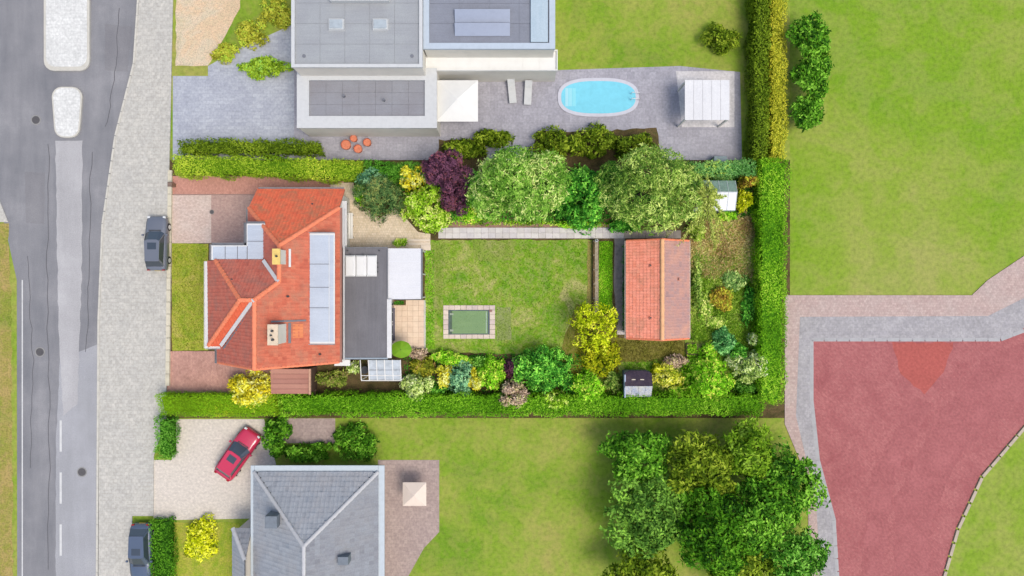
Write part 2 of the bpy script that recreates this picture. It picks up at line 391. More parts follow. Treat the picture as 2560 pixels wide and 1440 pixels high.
# far side: red clinker road with its pink pavement
sheet('cycle_pavement', [(1962, 738), (2430, 738), (2470, 700), (2560, 640), (2760, 560), (2760, 740), (2600, 780), (2540, 838), (2480, 850), (2034, 850), (2034, 1000), (2050, 1150), (2090, 1300), (2100, 2300), (2030, 2300), (2020, 1200), (1962, 1060)], .06, M_PINKP, thick=.055)
sheet('red_road', [(2034, 850), (2480, 850), (2540, 838), (2600, 780), (2760, 740), (3400, 600), (3400, 760), (2760, 900), (2560, 1062), (2450, 1190), (2390, 1320), (2350, 1460), (2330, 2300), (2100, 2300), (2090, 1300), (2050, 1150), (2034, 1000)], .008, M_REDR)
sheet('grey_edging', [(2000, 792), (2470, 790), (2560, 745), (2740, 690), (2740, 742), (2600, 782), (2538, 840), (2480, 850), (2034, 850), (2034, 1000), (2050, 1150), (2090, 1300), (2098, 1600), (2060, 1600), (2040, 1250), (1990, 1040)], .064, mat_brick('grey_edging', C(182, 180, 184), C(170, 168, 174), C(150, 150, 154), .3, .3))
sheet('repaired_patch', [(2232, 856), (2385, 856), (2360, 930), (2310, 985), (2250, 935)], .012, M_REDF, .08)
M_REDD = mat_brick('worn_red_clinker', C(174, 106, 107), C(163, 94, 97), C(144, 86, 88), .21, .105, R(45), .01, .95, C(182, 112, 114))
sheet('worn_track', [(2470, 880), (2600, 850), (2760, 820), (2760, 900), (2540, 1010), (2400, 1140), (2330, 1300), (2320, 1460), (2230, 1460), (2240, 1250), (2330, 1060)], .0115, M_REDD, .14, 71)
sheet('worn_track', [(2290, 990), (2330, 1010), (2240, 1180), (2200, 1460), (2150, 1460), (2180, 1180)], .0115, M_REDD, .14, 72)
sheet('corner_verge', [(2766, 904), (3400, 770), (3400, 2300), (2340, 2300), (2357, 1460), (2397, 1324), (2457, 1194), (2567, 1066)], .07, M_FIELD, .0, thick=.06)
kc = thing('kerb_line', 'pale concrete kerb curving along the red clinker road and the corner lawn', 'kerb', P(2450, 1200) + (0,))
ks = [(2760, 902), (2564, 1064), (2454, 1192), (2394, 1322), (2354, 1460)]; sp = []
kb = MB().box(-.12, -.51, 0, .12, .51, .12).build('kerb_stone', mat_plain('warm_kerb', C(190, 176, 160), .85))
for (a, b), (c, d) in zip(ks[:-1], ks[1:]):
    p = Vector(P(a, b)); q = Vector(P(c, d)); n = int((q - p).length)
    for i in range(n): c2 = p.lerp(q, (i + .5) / n); sp.append((c2.x, c2.y, .008, math.atan2((q - p).y, (q - p).x) - math.pi / 2))
pieces('kerb_stone', kb, sp, kc)
M_GK = mat_plain('grey_kerb', C(176, 176, 180), .85, .1, 2)
kc = thing('kerb_line', 'grey concrete edging band round the west and north sides of the red clinker road', 'kerb', P(2034, 850) + (0,))
kb = MB().box(-.15, -.49, 0, .15, .49, .055).build('kerb_stone', M_GK)
sp = []
ks = [(2560, 826), (2500, 849), (2028, 849), (2028, 1000), (2044, 1150), (2084, 1300), (2094, 1460)]
for (a, b), (c, d) in zip(ks[:-1], ks[1:]):
    p = Vector(P(a, b)); q = Vector(P(c, d)); n = max(1, int((q - p).length))
    for i in range(n): c2 = p.lerp(q, (i + .5) / n); sp.append((c2.x, c2.y, .012, math.atan2((q - p).y, (q - p).x) - math.pi / 2))
pieces('kerb_stone', kb, sp, kc)

# the plot
sheet('garden_soil', [(416, 400), (1975, 400), (1975, 1045), (385, 1045), (416, 880)], .008, M_SOIL)
sheet('lawn', [(1062, 600), (1480, 600), (1480, 770), (1450, 900), (1300, 885), (1062, 880)], .016, M_LAWN, .06, 3)
sheet('lawn_edge', [(1440, 760), (1545, 780), (1545, 985), (1400, 985), (1400, 880)], .020, M_OLIVE, .1, 9)
sheet('front_lawn', rect(430, 609, 521, 876), .016, M_FRONT, .03, 5)
sheet('wild_garden', [(1726, 560), (1895, 520), (1898, 870), (1726, 850)], .016, M_WILD, .1, 7)

sheet('dry_grass', rect(1545, 846, 1712, 905), .020, M_OLIVE, .05, 8)
sheet('back_lawn', [(1712, 846), (1898, 866), (1898, 985), (1545, 985), (1545, 905), (1712, 905)], .016, M_LAWN, .08, 12)
sheet('grass_strip', rect(1497, 602, 1531, 786), .020, mat_mottle('lush_grass', [C(88, 150, 12), C(105, 165, 20), C(130, 175, 40), C(120, 140, 50)], .6, 8, .5), .05, 15)
# driveway fields
sheet('driveway_upper', [(430, 440), (650, 440), (860, 452), (860, 486), (430, 486)], .016, M_DRIVE3)
sheet('driveway_left', rect(430, 487, 528, 608), .020, M_DRIVE)
sheet('driveway_right', [(528, 487), (720, 487), (720, 700), (528, 608)], .024, M_DRIVE2)
sheet('driveway_seam', rect(430, 485, 640, 488), .028, mat_plain('drain_channel', C(160, 132, 124), .8))
sheet('south_driveway', [(418, 878), (700, 878), (790, 915), (790, 988), (418, 982)], .020, M_DRIVE4)
# low front wall coping
t = thing('front_wall', 'low pale coping wall between the pavement and the front garden', 'wall', P(423, 700) + (0,))
cs = MB().box(-.17, -.49, 0, .17, .49, .16, taper=.01).build('coping_stone', mat_plain('coping', C(216, 210, 190), .85, .12, 2))
pieces('coping_stone', cs, [P(424 - (y - 440) * .012, y, .2) + (.02, 0) for y in range(440, 980, 30)], t)
x, y = P(429, 462, .5); t = thing('gate_post', 'square brown brick post at the north end of the front wall', 'post', (x, y, 0))
MB().box(x - .14, y - .14, 0, x + .14, y + .14, .8).build('shaft', mat_plain('brown_brick', C(150, 122, 105), .8, .2, 5), t)
MB().box(x - .19, y - .19, .8, x + .19, y + .19, .87, taper=.05).build('cap', mat_plain('cap_stone', C(135, 115, 105), .8), t)
x, y = P(530, 530); t = thing('drain_cover', 'small dark drain cover in the middle of the driveway', 'drain', (x, y, .028))
MB().tube((x, y, .028), (x, y, .04), .16, n=16).build('cover', mat_plain('cast_iron', C(90, 88, 90), .6), t)
MB().tube((x, y, .03), (x, y, .037), .21, n=16).build('ring', mat_plain('drain_ring', C(150, 140, 135), .7), t)

# ------------------------------------------------------------------ roofs of tiles
def tile_face(name, pts, mat, parent, w=.26, h=.33, lift=.03, lo=0, hi=1, under=None):
    """tiles laid over a planar polygon; one mesh because each is under ten pixels"""
    v = [Vector(p) for p in pts]
    nrm = Vector((0, 0, 0))
    for i in range(len(v)): nrm += (v[i] - v[0]).cross(v[(i + 1) % len(v)] - v[0])
    nrm.normalize()
    if nrm.z < 0: nrm = -nrm
    u = Vector((0, 0, 1)).cross(nrm).normalized(); up = nrm.cross(u).normalized()
    o = v[0]; q = [((p - o).dot(u), (p - o).dot(up)) for p in v]
    x0, x1 = min(a for a, b in q), max(a for a, b in q); y0, y1 = min(b for a, b in q), max(b for a, b in q)
    nx = max(1, round((x1 - x0) / w)); ny = max(1, round((y1 - y0) / h)); w = (x1 - x0) / nx; h = (y1 - y0) / ny
    m = MB(); prof = [(0, 0.03), (.2, .052), (.45, .012), (.8, .008), (1, .03)]
    for j in range(ny):
        for i in range(nx):
            cx = x0 + (i + .5) * w; cy = y0 + (j + .5) * h
            if not inside(cx, cy, q): continue
            r = lo + (hi - lo) * min(1, max(0, random.gauss(.5, .16))); b = len(m.v); jt = random.uniform(-.006, .006)
            for yy, zz in ((cy - h * .5, lift + .028), (cy + h * .56, lift + .004)):
                for a, bz in prof:
                    m.v.append(tuple(o + u * (cx - w / 2 + a * w) + up * yy + nrm * (zz * 1.5 + bz * .4 + jt)))
            k = len(prof)
            for a in range(k - 1): m.f.append((b + a, b + a + 1, b + k + a + 1, b + k + a)); m.r.append(r)
            for a, bz in prof: m.v.append(tuple(o + u * (cx - w / 2 + a * w) + up * (cy - h * .5) + nrm * (lift * .3 + jt)))
            for a in range(k - 1): m.f.append((b + 2 * k + a, b + 2 * k + a + 1, b + a + 1, b + a)); m.r.append(r * .6)  # front lip takes a darker tone, painting in the course shadow
    ob = m.build(name, mat, parent); ob['kind'] = 'stuff'
    return ob
def ridge_run(p, q, mat, parent, w=.14, L=.38, name='ridge_tile', proto={}):
    p = Vector(p); q = Vector(q); d = q - p; n = max(1, round(d.length / L)); key = (mat.name, round(w, 2))
    ang = math.atan2(d.y, d.x); pitch = -math.asin(max(-1, min(1, d.z / d.length)))
    pl = parent_loc(parent)
    for i in range(n):
        if key not in proto:
            m = MB(); N = 5
            for sx, rr in ((-L * .53, 1.0), (L * .53, .86)):
                for k in range(N + 1): a = math.pi * k / N; m.v.append((sx, math.cos(a) * w * rr, math.sin(a) * w * .75 * rr))
            for k in range(N): m.f.append((k, k + N + 1, k + N + 2, k + 1)); m.r.append(.5)
            m.f.append(tuple(range(N + 1))); m.r.append(.5)
            o = m.build(name, mat); o.parent = parent; proto[key] = o.data
        else:
            o = bpy.data.objects.new(name, proto[key]); COL.objects.link(o); o.parent = parent
        c = p.lerp(q, (i + .5) / n); o.location = c - pl + Vector((0, 0, .06)); o.rotation_mode = 'XYZ'; o.rotation_euler = (random.uniform(-.03, .03), pitch, ang + random.uniform(-.015, .015))

CL = C(202, 106, 82); CD = C(180, 92, 74); CO = C(212, 120, 94)
T_MAIN = mat_attr('clay_tiles', [CD, CL, CO, C(214, 134, 102)], .8, C(182, 126, 104), soilscale=.9)
T_NORTH = mat_attr('mossy_clay_tiles', [C(192, 92, 68, 1.35), C(216, 102, 72, 1.35), C(226, 112, 78, 1.35), C(192, 112, 84, 1.3)], .8, C(176, 122, 92, 1.2), soilscale=1.2)
T_DULL = mat_attr('dull_clay_tiles', [C(184, 98, 84, 1.1), C(200, 108, 92, 1.1), C(208, 120, 102, 1.1), C(184, 116, 104, 1.1)], .85, C(178, 122, 110), soilscale=1.0)  # slopes turned from the sun: weaker light put into a duller colour
T_SUNLIT = mat_attr('sunlit_clay_tiles', [C(216, 98, 66), C(226, 106, 72), C(234, 118, 86)], .7)  # south wing slope: sunshine painted in as a brighter orange
T_RIDGE = mat_plain('ridge_clay', C(238, 138, 102, 1.1), .75, .12, 4)
T_UNDER = mat_plain('roof_underlay', C(190, 110, 86), .85)
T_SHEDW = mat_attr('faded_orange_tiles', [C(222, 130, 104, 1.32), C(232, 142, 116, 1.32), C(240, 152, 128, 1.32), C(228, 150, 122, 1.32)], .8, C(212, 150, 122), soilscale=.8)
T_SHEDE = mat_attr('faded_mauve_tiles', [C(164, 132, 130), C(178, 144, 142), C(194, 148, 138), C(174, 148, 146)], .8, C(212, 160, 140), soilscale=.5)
T_SRIDGE = mat_plain('pale_ridge', C(240, 184, 136), .75, .1, 3)
M_ZINC = mat_strip('zinc_sheet', C(180, 192, 210), C(200, 212, 228), .6, 0)
M_ZEDGE = mat_plain('zinc_edge', C(228, 230, 232), .5, .05)
M_GUT = mat_plain('grey_gutter', C(150, 152, 158), .5, .1)
M_GUTW = mat_plain('white_gutter', C(224, 226, 230), .5, .06)
M_LEAD = mat_plain('lead_flashing', C(120, 124, 134), .6, .1)
M_WALL = mat_brick('house_brick', C(184, 150, 124), C(168, 132, 108), C(190, 180, 168), .22, .07, 0, .01, .2)
M_RENDER = mat_plain('white_render', C(232, 230, 224), .85, .05, 1)
M_FRAME = mat_plain('white_frame', C(236, 236, 234), .45, .02)
M_PANE = mat_glass('window_pane', (.06, .08, .1, 1), 1.0, .08)
M_CLEAR = mat_glass('greenhouse_pane', C(196, 212, 222), .55, .12)
M_DARK = mat_plain('dark_metal', C(60, 62, 66), .6)

# main house ---------------------------------------------------------------
hx, hy = -17.5, 0
house = thing('house', 'large brick house with orange clay tile hipped roof, zinc dormers and two chimneys', 'house', (hx, hy, 0))
XE = -13.1; YS = -5.65
R1 = (-17.8, YS, 9.8); R2 = (-17.8, -.83, 9.8); R3 = (-18.8, -.83, 9.8); J = (-16.52, .445, 8.55); A0 = (-16.52, 3.01, 8.55)
SE = (XE, YS, 5.2); NE = (XE, 6.06, 5.2); NW = (-19.94, 6.06, 5.2); NEb = (XE - .02, 7.70, 3.40); NWb = (-19.86, 7.70, 3.40)
V7 = (-18.1, 2.03, 7.0); WN7 = (-21.7, 2.03, 7.0); WNe = (-22.64, 2.03, 6.0); WSe = (-22.64, -4.285, 6.0); VS = (-21.6, -4.285, 6.0)
MW1 = (-22.2, -4.285, 5.4); MW2 = (-22.2, YS, 5.4)
VB = (-19.94, 4.0, 5.2)
roof = MB()
faces = {'east': [SE, R1, R2, J, A0, NE][::-1], 'north': [NEb, NE, A0, NW, NWb], 'westb': [NW, A0, J, V7, (-19.94, 2.03, 5.2)],
         'wingn': [R3, R2, J, V7, WN7][::-1], 'wingw': [R3, WN7, WNe, WSe], 'wings': [R3, WSe, VS, R2], 'west': [R1, R2, VS, MW1, MW2]}
for k, f in faces.items():
    vv = [Vector(p) for p in f]; n = sum(((vv[i] - vv[0]).cross(vv[(i + 1) % len(vv)] - vv[0]) for i in range(len(vv))), Vector())
    roof.plate(f if n.z > 0 else f[::-1], .14)
roofo = roof.build('roof', T_UNDER, house)
tile_face('roof_tiles', faces['east'], T_MAIN, roofo)
tile_face('roof_tiles', faces['north'], T_NORTH, roofo)
tile_face('roof_tiles', faces['westb'], T_DULL, roofo)
tile_face('roof_tiles', faces['wingn'], T_DULL, roofo)
tile_face('roof_tiles', faces['wingw'], T_DULL, roofo)
tile_face('roof_tiles', faces['wings'], T_SUNLIT, roofo)
tile_face('roof_tiles', faces['west'], T_DULL, roofo)
for a, b in ((R1, R2), (R2, R3), (R2, J), (J, A0), (A0, NE), (A0, NW), (R3, WN7), (R3, WSe)): ridge_run(a, b, T_RIDGE, roofo, .17)
def lift(p, d=.08): return (p[0], p[1], p[2] + d)
def strip(m, p, q, w, t=.05):
    p = Vector(p); q = Vector(q); d = (q - p); s = Vector((-d.y, d.x, 0)).normalized() * w / 2
    m.plate([p - s, q - s, q + s, p + s], t)
m = MB(); strip(m, lift(R2, .26), lift(VS, .38), .26); m.build('valley_gutter', M_GUTW, roofo)
m = MB(); strip(m, lift(J, .26), lift(V7, .36), .26); m.build('valley_gutter', M_GUTW, roofo)
m = MB(); strip(m, (-17.75, -1.15, 9.92), (-21.4, -4.5, 6.36), .12); m.build('valley_lining', M_LEAD, roofo)
m = MB(); strip(m, (-16.85, .15, 8.85), (-18.3, 1.65, 7.4), .12); m.build('valley_lining', M_LEAD, roofo)
# verge of the south gable
for a, b in ((R1, SE), (R1, MW2)): ridge_run((a[0], a[1] + .03, a[2] - .02), (b[0], b[1] + .03, b[2] - .02), T_RIDGE, roofo, .11)
# gutters
def gutter(p, q, mat, wd=.16, name='gutter'):
    p = Vector(p); q = Vector(q); d = (q - p).normalized(); s = Vector((-d.y, d.x, 0)) * wd / 2; m = MB(); up = Vector((0, 0, 1))
    m.plate([p - s, q - s, q + s, p + s], .04); m.plate([p - s + up * .09, q - s + up * .09, q - s * .78 + up * .09, p - s * .78 + up * .09], .1); m.plate([p + s * .78 + up * .09, q + s * .78 + up * .09, q + s + up * .09, p + s + up * .09], .1)
    return m.build(name, mat, house)
M_BRG = mat_plain('brown_gutter', C(176, 128, 116), .6, .1)
gutter((XE + .10, YS, 5.08), (XE + .10, 6.1, 5.08), M_BRG, .2)
gutter((XE + .30, YS + .1, 4.9), (XE + .30, 6.1, 4.9), M_GUTW, .1, 'fascia')
gutter((XE - .1, 7.80, 3.3), (-19.9, 7.80, 3.3), M_GUT, .2)
gutter((-20.08, 4.9, 5.1), (-20.08, 6.1, 5.1), M_GUT, .18)
gutter((-22.85, 2.0, 5.9), (-22.85, -4.5, 5.9), M_GUTW, .30)
gutter((-22.95, -4.45, 5.86), (-21.45, -4.45, 5.86), M_GUTW, .22)
gutter((-22.36, -5.7, 5.3), (-22.36, -4.6, 5.3), M_LEAD, .2)
# walls
m = MB(); m.box(-21.9, -5.42, 0, -13.5, 2.03, 5.0)
ob = m.build('wall', M_WALL, house)
def gable_wall(xa, xb, xm_, z0_, z1_, ya, yb, mt, par):
    m = MB(); a = [(xa, z0_), (xb, z0_), (xm_, z1_)]; m.v = [(x, ya, z) for x, z in a] + [(x, yb, z) for x, z in a]
    m.f = [(0, 1, 2), (5, 4, 3), (0, 3, 4, 1), (1, 4, 5, 2), (2, 5, 3, 0)]; m.r = [.5] * 5; return m.build('gable', mt, par)
gable_wall(-22.0, -13.55, -17.8, 5.0, 9.45, -5.42, -5.2, M_WALL, house)
m = MB(); sec = [(2.03, 0), (7.4, 0), (7.4, 3.35), (5.9, 5.05), (2.03, 5.05)]
for xx, flip in ((-13.5, 0), (-19.6, 1)):
    pp = [(xx, a, b) for a, b in sec]; m.poly(pp[::-1] if flip else pp)
for (a, b), (c, d) in zip(sec, sec[1:] + sec[:1]): m.poly([(-13.5, a, b), (-19.6, a, b), (-19.6, c, d), (-13.5, c, d)][::-1])
m.build('wall', M_RENDER, house)
m = MB(); m.box(-22.3, -4.1, 0, -21.9, 2.0, 5.8); m.build('wall', M_WALL, house)
# flat zinc roofs (annex and dormer on the west side)
m = MB(); m.box(-21.85, 2.06, 0, -18.15, 2.98, 6.9); m.box(-19.3, 2.98, 5, -18.15, 4.6, 6.9); m.build('annex_wall', M_RENDER, house)
m = MB(); m.prism([(-22.02, 2.06), (-18.1, 2.06), (-18.1, 4.72), (-19.44, 4.72), (-19.44, 3.12), (-22.02, 3.12)], 6.9, 6.96)
flat = m.build('flat_roof', M_ZEDGE, house)
def zinc_panel(x0, y0, x1, y1, z, par, mat=None, name='roof_panel'):
    m = MB(); m.box(x0 + .015, y0 + .015, z, x1 - .015, y1 - .015, z + .03, taper=.006); m.build(name, mat or M_ZINC, par)
for x0, x1 in ((-21.92, -21.0), (-21.0, -20.1), (-20.1, -19.4)): zinc_panel(x0, 2.1, x1, 3.05, 6.96, flat)
zinc_panel(-19.38, 2.1, -18.16, 3.42, 6.96, flat); zinc_panel(-19.38, 3.42, -18.16, 4.62, 6.96, flat)
for sx in (-21.0, -20.1, -19.39): MB().box(sx - .02, 2.1, 6.985, sx + .02, 3.05, 7.01).build('seam', M_LEAD, flat)
MB().box(-19.38, 3.40, 6.985, -18.16, 3.44, 7.01).build('seam', M_LEAD, flat)
gutter((-22.05, 3.22, 6.86), (-19.5, 3.22, 6.86), M_LEAD, .2); gutter((-19.56, 3.1, 6.86), (-19.56, 4.8, 6.86), M_LEAD, .2); gutter((-22.1, 2.06, 6.8), (-22.1, 3.2, 6.8), M_GUT, .18)
gutter((-19.5, 4.80, 6.86), (-18.15, 4.80, 6.86), M_LEAD, .16)
# long zinc dormer on the east slope
yd0, yd1 = -4.0, 3.93
dm = MB(); dm.box(-14.95, yd0, 5.3, -13.55, yd1, 6.92); dorm = dm.build('dormer', M_RENDER, house)
m = MB(); m.box(-15.02, yd0 - .08, 6.92, -12.98, yd1 + .08, 6.98); m.build('dormer_roof', M_ZEDGE, dorm)
e = [yd0 + .05, -1.45, .05, 1.75, yd1 - .05]
for a, b in zip(e[:-1], e[1:]): zinc_panel(-14.82, a, -13.4, b, 6.98, dorm)
for b in e[1:-1]: MB().box(-14.82, b - .022, 7.0, -13.4, b + .022, 7.03).build('seam', M_LEAD, dorm)
zinc_panel(-13.38, e[0], -13.05, 0.05, 6.98, dorm); zinc_panel(-13.38, .05, -13.05, e[-1], 6.98, dorm)
m = MB(); m.box(-14.9, yd0 - .16, 6.86, -13.0, yd0 - .10, 7.03); m.build('dormer_edge', M_GUT, dorm)
m = MB(); m.box(-14.9, yd1 + .10, 6.86, -13.0, yd1 + .16, 7.03); m.build('dormer_edge', M_GUT, dorm)
def window(par, x0, y0, z0, x1, y1, z1, axis, side, n=2):
    """frame with n panes, axis 'x' = wall facing x"""
    f = MB(); t = .05; fm = []
    if axis == 'x':
        X = x0 + side * t; f.box(x0, y0, z0, X, y1, z1); fr = f.build('window', M_FRAME, par)
        w = (y1 - y0 - .06) / n
        for k in range(n): MB().box(X, y0 + .06 + k * w, z0 + .07, X + side * .012, y0 + k * w + w, z1 - .07).build('pane', M_PANE, fr)
    else:
        Y = y0 + side * t; f.box(x0, y0, z0, x1, Y, z1); fr = f.build('window', M_FRAME, par)
        w = (x1 - x0 - .06) / n
        for k in range(n): MB().box(x0 + .06 + k * w, Y, z0 + .07, x0 + k * w + w, Y + side * .012, z1 - .07).build('pane', M_PANE, fr)
    return fr
for ya in (-3.6, -1.0, 1.4): window(dorm, -13.55, ya, 5.7, 0, ya + 1.9, 6.7, 'x', 1, 3)
for ya, za in ((4.4, 1.0), (5.9, 1.0)): window(house, -13.5, ya, za, 0, ya + 1.1, za + 1.4, 'x', 1, 1)
for ya in (-3.4, -.9): window(house, -22.3, ya, 1.0, 0, ya + 1.8, 2.4, 'x', -1, 2); window(house, -22.3, ya, 3.7, 0, ya + 1.8, 5.0, 'x', -1, 2)
for xa in (-20.6, -17.2): window(house, xa, -5.42, 1.0, xa + 1.6, 0, 2.4, 'y', -1, 2); window(house, xa, -5.42, 3.6, xa + 1.6, 0, 4.9, 'y', -1, 2)
for xa in (-18.6, -15.8): window(house, xa, 7.4, 1.1, xa + 1.3, 0, 2.3, 'y', 1, 2)
# chimneys
def chimney(x0, y0, x1, y1, zb, zt, cap, side, pots):
    m = MB(); m.box(x0, y0, zb, x1, y1, zt); ch = m.build('chimney', side, roofo)
    m = MB(); m.box(x0 - .05, y0 - .05, zt, x1 + .05, y1 + .05, zt + .09); m.build('chimney_cap', cap, ch)
    m = MB(); m.box(x0 - .1, y0 - .12, zb - .0, x1 + .12, y1 + .12, zb + 1.15 if False else zb + .02); 
    for (px, py, r) in pots:
        MB().tube((px, py, zt + .09), (px, py, zt + .33), r, r * .85, 10).build('chimney_pot', M_DARK, ch)
    return ch
chimney(-16.73, -3.88, -16.11, -2.55, 7.6, 10.1, mat_plain('cream_mortar', C(226, 208, 184), .8, .12, 4), M_RENDER, [(-16.42, -2.95, .08), (-16.5, -3.25, .06), (-16.38, -3.55, .09)])
chimney(-16.58, 1.68, -16.13, 2.68, 7.6, 9.6, mat_plain('yellow_cap', C(236, 206, 120), .8, .12, 4), M_RENDER, [(-16.3, 2.2, .07)])
# lead flashing strips around chimneys, lying on the east slope
def on_e(x): return 5.2 + (XE - x) * .98
m = MB(); m.plate([(-16.9, -2.42, on_e(-16.9) + .2), (-15.0, -2.42, on_e(-15.0) + .2), (-15.0, -2.30, on_e(-15.0) + .2), (-16.9, -2.30, on_e(-16.9) + .2)][::1], .03)
m.build('flashing', M_LEAD, roofo)
m = MB(); m.plate([(-15.98, -3.95, on_e(-15.98) + .2), (-15.84, -3.95, on_e(-15.84) + .2), (-15.84, -2.5, on_e(-15.84) + .2), (-15.98, -2.5, on_e(-15.98) + .2)], .03); m.build('flashing', M_LEAD, roofo)
m = MB(); m.plate([(-15.95, 1.5, on_e(-15.95) + .24), (-15.83, 1.5, on_e(-15.83) + .24), (-15.83, 2.8, on_e(-15.83) + .24), (-15.95, 2.8, on_e(-15.95) + .24)], .03); m.build('flashing', M_GUTW, roofo)
# newer yellowish tiles beside the south chimney
tile_face('replaced_tiles', [(-15.8, -3.6, on_e(-15.8)), (-15.25, -3.6, on_e(-15.25)), (-15.25, -2.6, on_e(-15.25)), (-15.8, -2.6, on_e(-15.8))], mat_attr('ochre_tiles', [C(220, 132, 88), C(228, 142, 98)], .8), roofo, lift=.045)
# small roof vents
for vx, vy in ((-14.2, -4.9), (-16.0, -.6)):
    z = on_e(vx); MB().tube((vx, vy, z), (vx, vy, z + .35), .07, n=8).build('vent_pipe', M_DARK, roofo)
for vx, vy in ((-15.2, 6.4), (-19.9, .6)):
    z = (8.55 - 1.098 * (vy - 3.01)) if vy > 3 else 8.35
    MB().tube((vx, vy, z - .2), (vx, vy, z + .2), .07, n=8).build('vent_pipe', M_DARK, roofo)
# window ledge strip on the terrace side
m = MB(); m.box(-13.48, 3.05, 2.7, -13.1, 6.9, 2.8); m.build('ledge', M_GUTW, house)
m = MB(); m.box(-13.48, 4.0, 4.3, -13.25, 5.6, 4.4); m.build('ledge', M_ZINC, house)
# long white bench table beside the wall
x0, y0 = P(862, 596, .8); x1, y1 = P(880, 531, .8)
t = thing('garden_bench', 'long narrow white bench against the house wall on the cream terrace', 'bench', ((x0 + x1) / 2, (y0 + y1) / 2, 0))
for k in range(3): MB().box(x0 + k * (x1 - x0) / 3 + .01, y0, .42, x0 + (k + 1) * (x1 - x0) / 3 - .01, y1, .46).build('slat', M_FRAME, t)
for yy in (y0 + .15, (y0 + y1) / 2, y1 - .15):
    MB().box(x0 + .04, yy - .04, .016, x0 + .1, yy + .04, .42).build('leg', M_GUT, t); MB().box(x1 - .1, yy - .04, .016, x1 - .04, yy + .04, .42).build('leg', M_GUT, t)

# flat roofed extension -----------------------------------------------------
z = 3.1; x0, y1 = P(857, 618, z); x1, y0 = P(970, 897, z)
ext = thing('extension', 'long dark grey flat roofed extension along the back of the house', 'building', ((x0 + x1) / 2, (y0 + y1) / 2, 0))
MB().box(x0 + .05, y0 + .12, 0, x1 - .12, y1 - .12, z - .1).build('wall', M_RENDER, ext)
rf = MB().box(x0, y0, z - .1, x1 - .02, y1, z).build('roof', M_GUT, ext)
M_BIT = mat_strip('bitumen', C(108, 108, 114), C(128, 128, 136), .9, 1)
xs = [x0 + .10, x0 + .95, x0 + 1.9, x0 + 2.75, x1 - .1]
for a, b in zip(xs[:-1], xs[1:]): MB().box(a + .008, y0 + .1, z, b - .008, y1 - .08, z + .02, taper=.004).build('roofing_sheet', M_BIT, rf)
MB().box(x0 + .0, y1 - .08, z, x1, y1, z + .08).build('roof_edge', M_LEAD, rf); MB().box(x0, y0 - .03, z, x1, y0 + .1, z + .09).build('roof_edge', mat_plain('bluegrey_edge', C(150, 164, 178), .5), rf)
MB().box(x0 - .02, y0, z, x0 + .10, y1 - .1, z + .09).build('roof_edge', M_DARK, rf)
xa, ya = P(968, 748, z); xb, yb = P(979, 895, z)
MB().box(xa, yb, z - .12, xb, ya, z + .09).build('roof_edge', M_GUTW, rf)
MB().box(x1 - .08, y1 - 4.0, z, x1, y1 - .08, z + .09).build('roof_edge', M_LEAD, rf)
for yy in (-4.6, -2.8): window(ext, x1 - .12, yy, .1, 0, yy + 1.6, 2.3, 'x', 1, 2)
for q in range(2): MB().tube((x0 + .4 + q * 2.5, y1 - .28, z + .02), (x0 + .4 + q * 2.5, y1 - .28, z + .2), .05, n=8).build('vent_pipe', M_DARK, ext)
# raised white rooflight
xa, ya = P(861, 638, 3.5); xb, yb = P(942, 691, 3.5)
sk = MB().box(xa + .08, yb + .08, z + .02, xb - .08, ya - .08, z + .3, taper=.05).build('rooflight', mat_plain('rooflight_kerb', C(200, 202, 206), .5, .05), ext)
for k in range(3):
    w = (xb - xa) / 3; MB().box(xa + k * w + .02, yb, z + .3, xa + (k + 1) * w - .02, ya, z + .42, taper=.1).build('rooflight_dome', mat_plain('opal_dome', C(236, 238, 240), .35, .03), sk)
for k in range(3): MB().box(xb + .02, yb + .3 + k * .35, z + .3, xb + .1, yb + .42 + k * .35, z + .36).build('clip', M_DARK, sk)
for k in range(2): MB().box(xa + .4 + k * 1.0, ya + .02, z + .3, xa + .52 + k * 1.0, ya + .09, z + .36).build('clip', M_DARK, sk)

# white veranda canopy ------------------------------------------------------
z = 2.85; x0, y1 = P(971, 622, z); x1, y0 = P(1052, 747, z)
ver = thing('veranda', 'white polycarbonate veranda roof beside the dark extension roof', 'canopy', ((x0 + x1) / 2, (y0 + y1) / 2, 0))
M_OPAL = mat_strip('opal_sheet', C(214, 217, 226), C(226, 229, 236), .5, 0)
n = 4; w = (y1 - y0) / n
for k in range(n):
    MB().plate([(x0, y0 + k * w + .025, z + .12), (x1, y0 + k * w + .025, z - .05), (x1, y0 + (k + 1) * w - .025, z - .05), (x0, y0 + (k + 1) * w - .025, z + .12)], .03).build('roof_panel', M_OPAL, ver)
for k in range(n + 1):
    yy = y0 + k * w; MB().plate([(x0, yy - .025, z + .13), (x1, yy - .025, z - .04), (x1, yy + .025, z - .04), (x0, yy + .025, z + .13)], .06).build('glazing_bar', mat_plain('bar_white', C(222, 226, 236), .4, .02), ver)
MB().box(x1, y0, z - .16, x1 + .13, y1, z - .04).build('gutter', M_LEAD, ver)
MB().box(x0, y0 - .06, z - .1, x1 + .1, y0 - .026, z + .02).build('edge_beam', M_LEAD, ver)
for yy in (y0 + .1, (y0 + y1) / 2, y1 - .1): MB().box(x1 - .08, yy - .05, .05, x1 + .02, yy + .05, z - .16).build('post', M_FRAME, ver)

